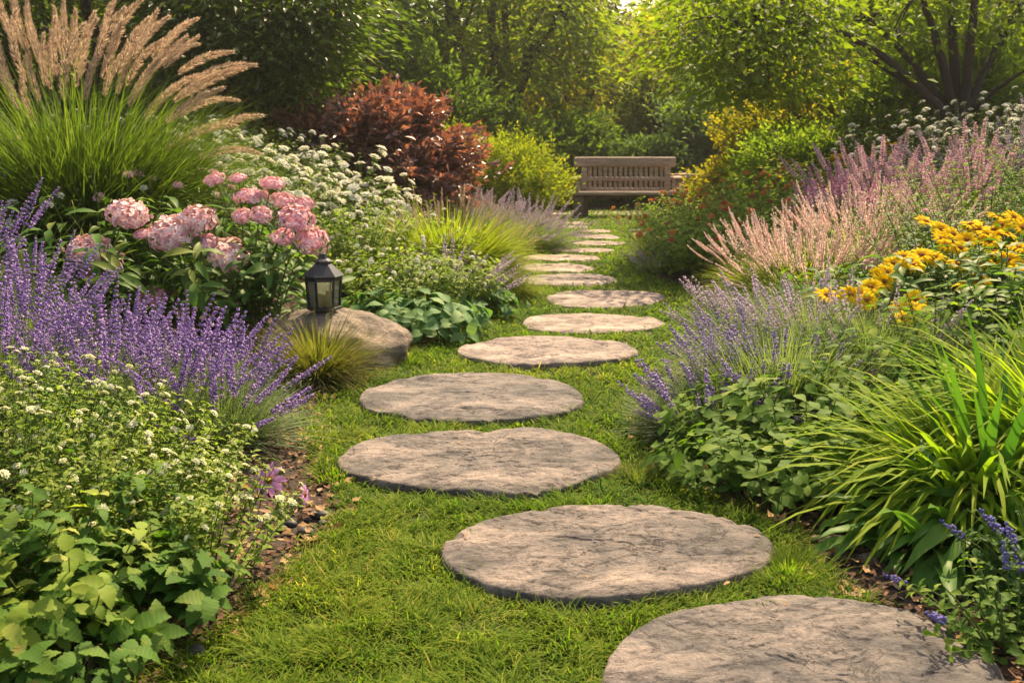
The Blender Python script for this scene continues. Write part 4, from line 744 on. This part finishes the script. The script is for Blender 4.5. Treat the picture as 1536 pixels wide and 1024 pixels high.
# white flowered mass
for k, (X, Y, h, lab) in enumerate([(-1.45, 7.6, .70, 'white flowered yarrow nearest the fountain grass'), (-2.0, 7.4, .74, 'white flowered yarrow behind the lime perennials'), (-2.5, 8.2, .80, 'white flowered yarrow next to the pink headed plants'), (-1.7, 8.5, .80, 'white flowered yarrow in front of the copper shrub'), (-1.2, 8.5, .66, 'white flowered yarrow beside the tan tipped grass'), (-3.0, 9.2, .86, 'white flowered yarrow at the back of the left bed'), (-2.2, 9.3, .86, 'white flowered yarrow furthest back below the copper shrub')]):
    leafy(lab, 0, 0, 60, h, .075, .026, 9, 'leaflime' if k % 3 else 'leafmid', 410 + k, X=X, Y=Y, r0=.3, lean=.5, bend=.25, prof='lance', up=.55, name='white_yarrow', group='white yarrows in the left bed', fl='white', nfl=85, fsc=1.15, branch=2, fname='flower_cluster')
for k, (X, Y, h, n_, lib, lab) in enumerate([(-3.3, 7.6, .75, 40, 'pinkball', 'pink and white flowered perennial behind the feather grass'), (-3.6, 9.8, .95, 50, 'whitesm', 'tall pale meadow flowers right of the feather grass plumes'), (-2.7, 10.2, .95, 50, 'whitesm', 'tall pale meadow flowers left of the copper shrub'), (-2.35, 6.4, .72, 26, 'pinkball', 'small pink flowered perennial between feather grass and pink heads'), (-2.9, 6.1, .5, 12, 'whitesm', 'leafy perennial at the foot of the feather grass')]):
    leafy(lab, 0, 0, 70, h, .07, .02, 9, 'leafmid', 420 + k, X=X, Y=Y, r0=.4, lean=.5, bend=.25, prof='lance', up=.6, name='meadow_perennial', group='meadow perennials in the left bed', fl=lib, nfl=n_, fsc=1.2, fname='blossom')
for k, (X, Y, h, n_, lab) in enumerate([(-3.2, 11.0, .9, 60, 'pale mauve catmint behind the white meadow flowers')]):
    lavender(lab, 0, 0, h, n_, 430 + k, X=X, Y=Y, lib='lavpale', r0=.35, lean=.55, fol='lavfol', nf=900, group='pale catmint clumps', name='catmint', cat='catmint')
# grey lavender by the far path
for k, (X, Y, h, n_, lab) in enumerate([(.16, 11.2, .66, 99, 'round grey lavender mound at the far end of the left bed'), (-.30, 11.0, .70, 90, 'grey lavender between the tan grass and the far mound'), (-.65, 11.8, .80, 80, 'grey lavender in front of the lime green shrub')]):
    lavender(lab, 0, 0, h, n_, 440 + k, X=X, Y=Y, lib='lavpale', r0=.30, lean=.9, fol='lavfol2', nf=2200, fw=.006, group='grey lavender mounds', folh=.75, bend=.4, sc=1.3)
# shrubs left
shrub('copper red leaved shrub rising behind the white yarrow', -1.45, 11.2, 1.25, .9, 1.52, 1150, 14, .105, .05, 'copper', 450, name='copper_shrub', lump=.5, sprig=.34, zc=.48, up=.25)
shrub('darker copper shrub half hidden left of the bright one', -2.6, 12.2, .9, .8, 1.25, 600, 13, .085, .042, 'copper', 451, name='copper_shrub', lump=.5, sprig=.34, zc=.48)
shrub('lime green shrub with golden tips left of the bench', -.02, 14.4, .95, .85, 1.20, 1500, 13, .055, .022, 'limeshrub', 452, name='lime_shrub', sprig=.42, lump=.42, zc=.5)
shrub('lime green shrub behind the copper shrub', -.85, 15.2, .8, .8, 1.28, 1000, 13, .055, .022, 'limeshrub', 453, name='lime_shrub', sprig=.42, lump=.42, zc=.5)
# ---- right bed
# arching bright grass
tuft('bright green arching grass spilling toward the second stepping stone', 1455, 782, 900, .60, .020, .85, 1.8, 'hakone', 500, r0=.13, name='arching_grass', fold=.2, bias=(-.04, -.03, 0))
tuft('bright green arching grass at the right edge of the photo', 1590, 755, 650, .68, .019, .7, 1.7, 'hakone', 501, r0=.14, name='arching_grass', fold=.2)
tuft('upright broad leaves in the middle of the arching grass', 1475, 790, 20, .66, .034, .35, .7, 'strap', 502, r0=.09, name='strap_leaf_plant', group='strap leaf plants', cat='plant', fold=.35, prof='lance')
tuft('dark green broad strap leaves drooping over the mulch', 1412, 830, 95, .37, .050, .75, 2.5, 'strap', 503, r0=.13, name='strap_leaf_plant', group='strap leaf plants', cat='plant', fold=.3, prof='lance', bias=(-.1, -.3, .0))
tuft('dark green strap leaves at the right edge below the arching grass', 1500, 836, 75, .38, .050, .7, 2.5, 'strap', 504, r0=.13, name='strap_leaf_plant', group='strap leaf plants', cat='plant', fold=.3, prof='lance', bias=(0, -.3, 0))
# blue salvia front right
for k, (a, b, h, lab) in enumerate([(1525, 980, .19, 'low blue flowered plant beside the largest stepping stone'), (1590, 925, .24, 'blue flowered plant half cut off by the right edge of the photo')]):
    t = leafy(lab, a, b, 34, h, .045, .024, 6, 'leafdark' if k else 'leafmid', 510 + k, r0=.08, lean=.85, bend=.4, prof='obov', up=.5, name='blue_salvia', group='blue flowered plants in the front right corner', fl='salvia', nfl=9, fsc=.8, fname='flower_spike')
# oval leaf ground cover
for k, (a, b, h, lab) in enumerate([(1098, 726, .15, 'oval leaved plant nearest the right tip of the third stone, with tiny orange buds'), (1150, 745, .20, 'oval leaved plant left of the arching grass'), (1115, 690, .24, 'oval leaved plant in front of the right hand lavender'), (1215, 700, .30, 'oval leaved plant between the lavender and the arching grass'), (1290, 665, .34, 'oval leaved plant behind the arching grass'), (1180, 655, .26, 'oval leaved plant in the back row at the foot of the lavender'), (1400, 640, .40, 'oval leaved plant below the yellow flowers'), (1510, 640, .42, 'oval leaved plant at the right edge behind the upright leaves'), (1250, 750, .2, 'oval leaved plant in the shade under the arching grass')]):
    leafy(lab, a, b, 40, h, .062, .036, 5, 'leafmid', 520 + k, r0=.17, lean=.75, bend=.35, prof='obov', up=.35, name='oval_leaf_plant', group='oval leaved plants in the right bed', t0=.3, lb=.5, fold=.15, wave=.1, grow=lambda t: .9, fl='orange' if k == 0 else None, nfl=7, fsc=.22, fname='bud')
# right lavender
for k, (a, b, h, n_, fm, lib, lab) in enumerate([(1085, 655, .40, 99, 'lavfol', 'lavdark', 'dusky purple lavender bulging over the lawn edge right of the fourth stone'), (1140, 600, .46, 99, 'lavfol', 'lavdark', 'dusky purple lavender behind the one at the lawn edge'), (1170, 640, .46, 60, 'lavfol2', 'lavdark', 'grey green lavender with few flowers above the oval leaved plants'), (1230, 590, .50, 80, 'lavfol2', 'lavpale', 'grey green lavender in front of the yellow flowers'), (1310, 610, .46, 24, 'lavfol2', 'lavpale', 'grey green lavender at the right end of the clump'), (1165, 560, .50, 80, 'lavfol', 'lavpale', 'pale purple lavender at the foot of the pink fountain grass')]):
    lavender(lab, a, b, h, n_, 540 + k, lib=lib, r0=.20, lean=.70, fol=fm, nf=4200, fw=.0040, bend=.3, folh=.90 if k > 1 else .70, sc=1.2)
# pink fountain grass
tuft('pink plumed fountain grass bulging over the lawn at the right', 1165, 468, 5200, .58, .0095, 1.15, 1.2, 'grassyel', 560, r0=.28, plumes=80, lib='pinkplume', ph=.50, plean=.62, name='pink_fountain_grass', group='pink fountain grasses', psc=.85, X=1.98, Y=6.8)
tuft('pink plumed fountain grass behind the first, next to the yellow flowers', 1250, 468, 4200, .60, .0085, .85, 1.1, 'grassyel', 561, r0=.28, plumes=100, lib='pinkplume', ph=.56, plean=.5, name='pink_fountain_grass', group='pink fountain grasses', psc=.85, X=2.5, Y=6.9)
tuft('short pink plumed grass at the front foot of the larger pink clump', 0, 0, 2400, .46, .008, 1.05, 1.2, 'grassyel', 562, r0=.18, plumes=100, lib='pinkplume', ph=.42, plean=.75, name='pink_fountain_grass', group='pink fountain grasses', psc=.85, X=1.95, Y=6.35)
# yellow coneflowers
def yellow():
    pts = [(1389, 333), (1412, 358), (1430, 352), (1450, 360), (1456, 337), (1355, 385), (1382, 383), (1402, 386), (1340, 395), (1318, 413), (1330, 408), (1290, 441), (1306, 431), (1436, 397), (1462, 399), (1374, 450), (1362, 468), (1470, 422), (1450, 428), (1523, 407), (1485, 362), (1502, 338), (1520, 326), (1492, 378), (1531, 372), (1510, 352), (1534, 342), (1490, 345), (1550, 395), (1240, 443), (1275, 441), (1352, 478), (1420, 368), (1365, 392), (1550, 330), (1326, 422), (1372, 398), (1412, 345), (1440, 372), (1478, 352), (1478, 392), (1512, 390), (1300, 450), (1350, 402), (1525, 372), (1495, 325), (1468, 345), (1350, 460), (1370, 462)]
    plants = [('yellow coneflower plant leaning left toward the pink fountain grass', 1330, 4.9), ('yellow coneflower plant in the middle of the clump', 1420, 4.75), ('yellow coneflower plant with the largest blooms at the right edge', 1510, 4.6)]
    for k, (lab, px_, Y) in enumerate(plants):
        rng = R_(570 + k); X = float(P(px_, 512, Y)[0]); z0 = H(X, Y); t = thing('yellow_coneflower', lab, 'flowering plant', (X, Y, z0), 'yellow coneflowers'); C = []
        mine = [q for q in pts if min(range(3), key=lambda j: abs(plants[j][1] - q[0])) == k]
        for a, b in mine:
            Yf = 4.35 + (450 - b) / 130 * .75; e = P(a, b, Yf) - np.array((X, Y, z0)); b0 = np.array((rng.normal(0, .08), rng.normal(0, .08), 0)); C.append([b0 * (1 - u) ** 2 + 2 * u * (1 - u) * (e * np.array((.5, .5, .75))) + e * u * u for u in np.linspace(0, 1, 7)])
        C = np.array(C); mb = MB(); tubes(mb, C, .0045, .0022, 5); C2 = stem_curves(rng, 46, .28, .6, .42, .25); tubes(mb, C2, .0045, .0025, 4); obj('stems', mb.mesh('stems', M['stem']), t)
        mb = MB(); stem_leaves(mb, rng, C, 6, .10, .036, .15, .85, .4, 'lance', .9, .3, .1); stem_leaves(mb, rng, C2, 8, .115, .040, .15, 1.0, .4, 'lance', .8, .3, .12, grow=lambda t: .9); obj('leaves', mb.mesh('leaves', M['leafpink']), t)
        for i, (a, b) in enumerate(mine):
            d = unit(C[i, -1] - C[i, -2] + np.array((0, -.4, .65)) + rng.normal(0, .18, 3)); f, c = DAISY[rng.randint(4)]; s_ = .95 if a > 1360 else .85; fo = obj('flower', f, t, tuple(C[i, -1]), tuple(aim(d, i)), s_ * (.9 + .2 * rng.rand())); obj('cone', c, fo)
yellow()
# filler between yellow flowers and the white/purple ones
for k, (X, Y, h, lab) in enumerate([(3.0, 6.3, .74, 'leafy green perennial behind the yellow flowers'), (3.5, 5.9, .80, 'leafy green perennial at the right edge above the yellow flowers'), (2.6, 6.0, .6, 'grey leaved perennial between pink fountain grass and yellow flowers'), (3.9, 6.8, .95, 'tall leafy perennial at the right edge'), (3.3, 7.0, .85, 'leafy perennial under the white and purple flowers'), (4.1, 6.1, .85, 'leafy perennial cut off by the right edge of the photo')]):
    leafy(lab, 0, 0, 75, h, .075, .026, 10, 'leafgrey' if k in (2,) else 'leafmid', 580 + k, X=X, Y=Y, r0=.3, lean=.55, bend=.3, prof='lance', up=.5, name='leafy_perennial', group='leafy perennials in the right bed', fl='pinkball', nfl=8, fsc=.7, fname='bud')
# orange flowered bush by the far path
for k, (X, Y, h, n_, lab) in enumerate([(1.74, 8.7, .58, 26, 'orange flowered bush nearest the lawn corner'), (2.3, 8.6, .66, 26, 'orange flowered bush next to the pink fountain grass'), (1.72, 9.8, .62, 30, 'red and orange flowered bush behind the lawn corner'), (2.5, 9.8, .74, 34, 'red flowered bush in the middle of the far right bed'), (2.0, 10.8, .62, 30, 'orange flowered bush in front of the right bench leg'), (3.0, 10.4, .75, 24, 'red flowered bush behind the pink fountain grass')]):
    leafy(lab, 0, 0, 120, h, .095, .05, 8, 'leaflime', 590 + k, X=X, Y=Y, r0=.34, lean=.7, bend=.3, prof='obov', up=.45, name='orange_flower_bush', group='orange flowered bushes by the far path', fl='orange', nfl=n_ - 2, fsc=1.1, fname='blossom')
tuft('wispy golden grass at the lawn corner by the orange flowers', 0, 0, 500, .42, .004, .9, .8, 'sedge', 598, r0=.15, X=1.50, Y=10.3, plumes=24, lib='tanplume', ph=.5, psc=.6)
lavender('small pale mauve catmint at the foot of the orange flowers', 0, 0, .34, 50, 599, X=1.38, Y=9.1, lib='lavpale', r0=.14, lean=.9, fol='lavfol2', nf=700, group='pale catmint clumps', name='catmint', cat='catmint', sc=.7)
leafy('yellow flowered perennial in front of the golden shrub', 0, 0, 60, .80, .12, .05, 6, 'goldshrub', 600, X=3.35, Y=11.4, r0=.4, lean=.5, bend=.3, prof='lance', name='yellow_perennial', fl='yelball', nfl=14, fsc=.9, fname='blossom')
leafy('yellow leaved perennial right of the red flowered bush', 0, 0, 50, .74, .12, .05, 6, 'goldshrub', 601, X=3.9, Y=11.0, r0=.4, lean=.5, bend=.3, prof='lance', name='yellow_perennial', fl='yelball', nfl=10, fsc=.9, fname='blossom')
# mauve spikes
for k, (X, Y, h, n_, lib, lab) in enumerate([(2.75, 8.3, .80, 60, 'magenta', 'magenta flowered astilbe just behind the pink fountain grass'), (3.15, 8.7, 1.0, 70, 'mauve', 'tall mauve astilbe at the top of the right bed'), (3.2, 7.9, .82, 60, 'mauve', 'mauve astilbe in front of the white and purple flowers'), (3.7, 8.2, .9, 60, 'mauve', 'mauve astilbe merging with the white topped flowers')]):
    lavender(lab, 0, 0, h, n_, 610 + k, X=X, Y=Y, lib=lib, r0=.28, lean=.42, fol='leaflime', nf=900, fw=.012, group='astilbes in the right bed', name='astilbe', cat='astilbe', bend=.25)
for k, (X, Y, h, n_, lab) in enumerate([(4.0, 9.2, 1.02, 80, 'white topped tall perennial below the tree trunk'), (4.7, 9.4, 1.1, 80, 'white topped tall perennial right of the tree trunk'), (4.3, 8.3, .95, 70, 'white topped perennial at the right edge of the bed'), (3.6, 9.4, .95, 60, 'white topped perennial left of the tree trunk'), (5.2, 9.0, 1.05, 60, 'white topped tall perennial cut off by the right edge'), (4.6, 7.8, .9, 60, 'white topped perennial above the leafy green ones at the edge')]):
    leafy(lab, 0, 0, 70, h, .06, .018, 10, 'leafgrey', 620 + k, X=X, Y=Y, r0=.4, lean=.42, bend=.2, prof='lance', up=.6, name='white_topped_perennial', group='white topped perennials in the right bed', fl='whitesm', nfl=n_ * 2 // 3, fsc=1.15, fname='flower_cluster')
    lavender(['lilac spiked perennial among the white topped flowers below the trunk', 'lilac spiked perennial right of the tree trunk', 'lilac spiked perennial above the leafy green ones', 'lilac spiked perennial left of the tree trunk', 'lilac spiked perennial at the right edge of the photo', 'lilac spiked perennial lowest of the right edge group'][k], 0, 0, h * .98, 75, 630 + k, X=X + .15, Y=Y - .4, lib='lavpale', r0=.35, lean=.4, fol='lavfol2', nf=500, group='lilac spiked perennials', name='lilac_perennial', cat='perennial', sc=1.25)
# golden shrubs
shrub('large golden green shrub right of the bench', 3.9, 13.2, 1.45, 1.1, 2.0, 2500, 13, .075, .034, 'goldshrub', 640, name='golden_shrub', sprig=.40, lump=.3, zc=.45)
shrub('low bright yellow green shrub in front of the golden shrub', 3.5, 12.1, 1.0, .8, 1.15, 1500, 13, .07, .034, 'goldgreen', 647, name='golden_shrub', sprig=.4, lump=.35, zc=.45)
shrub('yellow green shrub between the golden shrub and the spreading tree', 4.75, 12.2, 1.0, .9, 1.75, 1700, 13, .075, .034, 'goldgreen', 646, name='golden_shrub', sprig=.42, lump=.35, zc=.45)
shrub('golden green shrub under the tree on the right', 5.4, 12.6, 1.5, 1.2, 2.3, 2600, 13, .075, .034, 'goldgreen', 641, name='golden_shrub', sprig=.40, lump=.3, zc=.45)
shrub('low golden shrub with orange tips touching the bench', 3.0, 13.6, .75, .7, .95, 900, 13, .065, .03, 'goldshrub', 642, name='golden_shrub', sprig=.34, lump=.3, zc=.45)
shrub('dark green shrub behind the tree trunk at the right edge', 7.0, 13.4, 1.6, 1.3, 2.4, 1800, 13, .085, .045, 'treedark', 643, name='dark_shrub', sprig=.4, zc=.45)
shrub('dark green shrub at the right edge behind the white topped flowers', 6.6, 11.2, 1.0, .9, 1.6, 1300, 13, .08, .04, 'leafdark', 644, name='dark_shrub', sprig=.4, zc=.45)
# behind the bench
for k, (X, Y, rx, h, m_, lab) in enumerate([(1.2, 19.9, 1.1, 1.75, 'treedark', 'dark green shrub directly behind the left half of the bench'), (2.55, 19.6, 1.0, 1.15, 'bluegreen', 'blue green shrub directly behind the right half of the bench'), (4.0, 20.4, 1.4, 2.0, 'leafgrey', 'grey green shrub between the bench and the golden shrub'), (.2, 19.0, 1.1, 1.6, 'treedark', 'dark green shrub behind the lime shrub'), (3.3, 22.5, 1.6, 2.4, 'treefar', 'pale hazy shrub beyond the bench'), (-1.6, 18.2, 1.6, 2.2, 'treedark', 'dark green shrub behind the copper shrub'), (5.6, 18.0, 1.5, 2.2, 'leafmid', 'green shrub behind the golden shrubs'), (-4.2, 15.0, 1.8, 2.4, 'treedark', 'dark shrub in the shade of the left tree'), (-6.8, 13.5, 2.0, 2.6, 'treedark', 'dark shrub behind the feather grass'), (9.2, 15.5, 2.0, 3.0, 'treedark', 'tall dark shrub at the right edge behind the spreading tree')]):
    shrub(lab, X, Y, rx, rx * .8, h, int(750 * rx), 13, .13, .055, m_, 650 + k, name='dark_shrub', sprig=.6, zc=.42, lump=.65)
# ---- trees
Yt = 11.0
def T_(pts, dy=0.0):
    n_ = len(pts); return [tuple(P(a, b, Yt + dy * k / (n_ - 1))) for k, (a, b) in enumerate(pts)]
base = P(1435, 215, Yt)
limb = [(T_([(1432, 190), (1400, 152), (1335, 92), (1275, 55), (1180, 18), (1090, -10)], -1.0), .058), (T_([(1425, 175), (1390, 120), (1345, 70), (1290, 15), (1230, -60)], .6), .058), (T_([(1433, 175), (1415, 105), (1400, 50), (1380, -20), (1350, -120)], -.6), .058),
        (T_([(1437, 180), (1431, 90), (1424, -10), (1420, -120)], .3), .072), (T_([(1442, 180), (1453, 95), (1462, 0), (1480, -120)], -.3), .072), (T_([(1448, 175), (1482, 95), (1515, 40), (1560, -30)], .3), .052), (T_([(1398, 148), (1330, 105), (1275, 68), (1215, 52), (1130, 50)], -1.2), .028), (T_([(1455, 170), (1500, 130), (1560, 90)], -.8), .03)]
ex = []
rg = R_(77)
for k in range(440):
    a = 1010 + 560 * rg.rand()
    if a > 1230 and rg.rand() < .55: continue
    lo = np.interp(a, [1010, 1080, 1180, 1300, 1400, 1560], [75, 135, 140, 90, 55, 50]); b = -70 + (lo + 70) * rg.rand() ** .8; ex.append(tuple(P(a, b, (9.0 + 2.6 * rg.rand()) if a < 1260 else (10.6 + 2.0 * rg.rand()))))

tree('spreading tree with several dark stems and backlit golden leaves on the right', float(base[0]), Yt, (.2, .6, 3.0), (2.8, 1.6, .65), 80, 40, .09, .05, 'tree1', 700, size=(.26, .26, .09), trunk_r=.15, base_z=H(float(base[0]), Yt), manual=limb, extra=ex, trunk_pts=[tuple(P(1437, 172, Yt))], secs=6, gaps=.2, zcut=-.5)
# left tree with leafy branches hanging over the meadow
ex = []
for k in range(420):
    a = 230 + 280 * rg.rand(); lo = np.interp(a, [230, 330, 420, 470, 510], [120, 165, 160, 110, 60]); b = -60 + (lo + 60) * rg.rand(); ex.append(tuple(P(a, b, 11.0 + 1.8 * rg.rand())))
tree('dark tree with leafy branches hanging down behind the feather grass', -5.0, 13.0, (-.1, .2, 2.95), (2.7, 2.0, 1.2), 360, 46, .12, .048, 'treeleft', 701, size=(.28, .28, .09), trunk_r=.2, extra=ex, limbs=9, zcut=-.75, split=.3)
BT = [(-8.3, 16, 2.8, 6.0, 'treedark', 'dark tree at the far left edge behind the feather grass'), (-4.6, 18.5, 2.8, 6.5, 'treedark', 'dark tree behind the left tree'), (-1.9, 21.5, 2.0, 6.5, 'tree1', 'green tree left of the dark trunk in the centre'), (-.35, 22.5, 2.4, 6.6, 'tree1', 'tree with a dark forked trunk in the centre behind the lime shrub'),
      (1.6, 27.0, 2.0, 4.9, 'treegold', 'golden backlit tree behind the bench'), (5.6, 29.0, 2.4, 5.6, 'treegold', 'golden hazy tree right of the bench'), (.8, 33.0, 2.6, 5.6, 'treegold', 'golden tree furthest back in the centre gap'), (7.4, 25.0, 2.8, 6.2, 'tree1', 'green tree behind the golden shrubs'), (10.8, 19.5, 3.0, 7.0, 'treedark', 'dark tree behind the spreading tree at the right'), (7.2, 36.0, 3.0, 6.4, 'treefar', 'hazy distant tree to the right of the gap'), (3.8, 40.0, 2.8, 5.4, 'treefar', 'hazy distant tree in the middle of the gap'), (-3.0, 30.0, 3.0, 7.5, 'tree1', 'tree behind the centre left trees'), (-8.5, 25.0, 3.2, 8.0, 'treedark', 'tree in the dark left background'), (14.5, 28.0, 3.5, 8.0, 'tree1', 'tree in the right background'), (-14, 21, 3.5, 8, 'treedark', 'dark tree furthest left behind the plumes'), (11.5, 36, 3.2, 7, 'treefar', 'distant tree behind the spreading tree')]
for k, (X, Y, r, h, m_, lab) in enumerate(BT):
    tree(lab, X, Y, (0, 0, h * .55), (r, r * .9, h * .5), int(78 * r * r / 1.5), 36, .13 + .003 * Y, .085, m_, 710 + k, size=(.42, .42, .12), trunk_r=.14 if k != 3 else .2, limbs=8, split=.22 if k != 3 else .2, zcut=-.97 if k not in (2, 3, 4, 5) else -.5, gaps=.05, shell=.6)
# wooded hill
def forest():
    rng = R_(900); mb = MB(); n = 500; X = -70 + 140 * rng.rand(n); Y = 52 + 50 * rng.rand(n); z = hillz(X, Y); cen = np.stack([X, Y, z + 2.2], 1)
    i = np.repeat(np.arange(n), 260); d = unit(rng.normal(size=(len(i), 3))); p = cen[i] + d * np.array((2.6, 2.6, 3.0)) * (.75 + .3 * fbm(d * 2 + i[:, None] * .7, 2))[:, None]
    kites(mb, p, unit(rng.normal(size=(len(i), 3)) + d), unit(d + rng.normal(0, .5, (len(i), 3))), .55, .4, rnd=rng.rand(len(i))); kind(obj('forest', mb.mesh('forest', M['treefar'])), 'stuff', 'far wooded hillside fading in the haze behind the trees')
forest()
# ---- haze
HAZE = True
if HAZE:
    mb = MB(); x0, x1, y0, y1, z0, z1 = -125, 125, -35, 205, -1.5, 24; V = [(x, y, z) for z in (z0, z1) for x, y in ((x0, y0), (x1, y0), (x1, y1), (x0, y1))]
    mb.add(V, q=[(3, 2, 1, 0), (4, 5, 6, 7), (0, 1, 5, 4), (1, 2, 6, 5), (2, 3, 7, 6), (3, 0, 4, 7)]); m = bpy.data.materials.new('haze'); m.use_nodes = True; n = m.node_tree.nodes; n.remove(n['Principled BSDF']); v = n.new('ShaderNodeVolumePrincipled')
    v.inputs['Density'].default_value = .0009; v.inputs['Color'].default_value = (.95, .93, .88, 1); v.inputs['Anisotropy'].default_value = .5; m.node_tree.links.new(v.outputs[0], n['Material Output'].inputs['Volume']); kind(obj('haze', mb.mesh('haze', m, False)), 'stuff', 'thin golden evening haze in the distance')
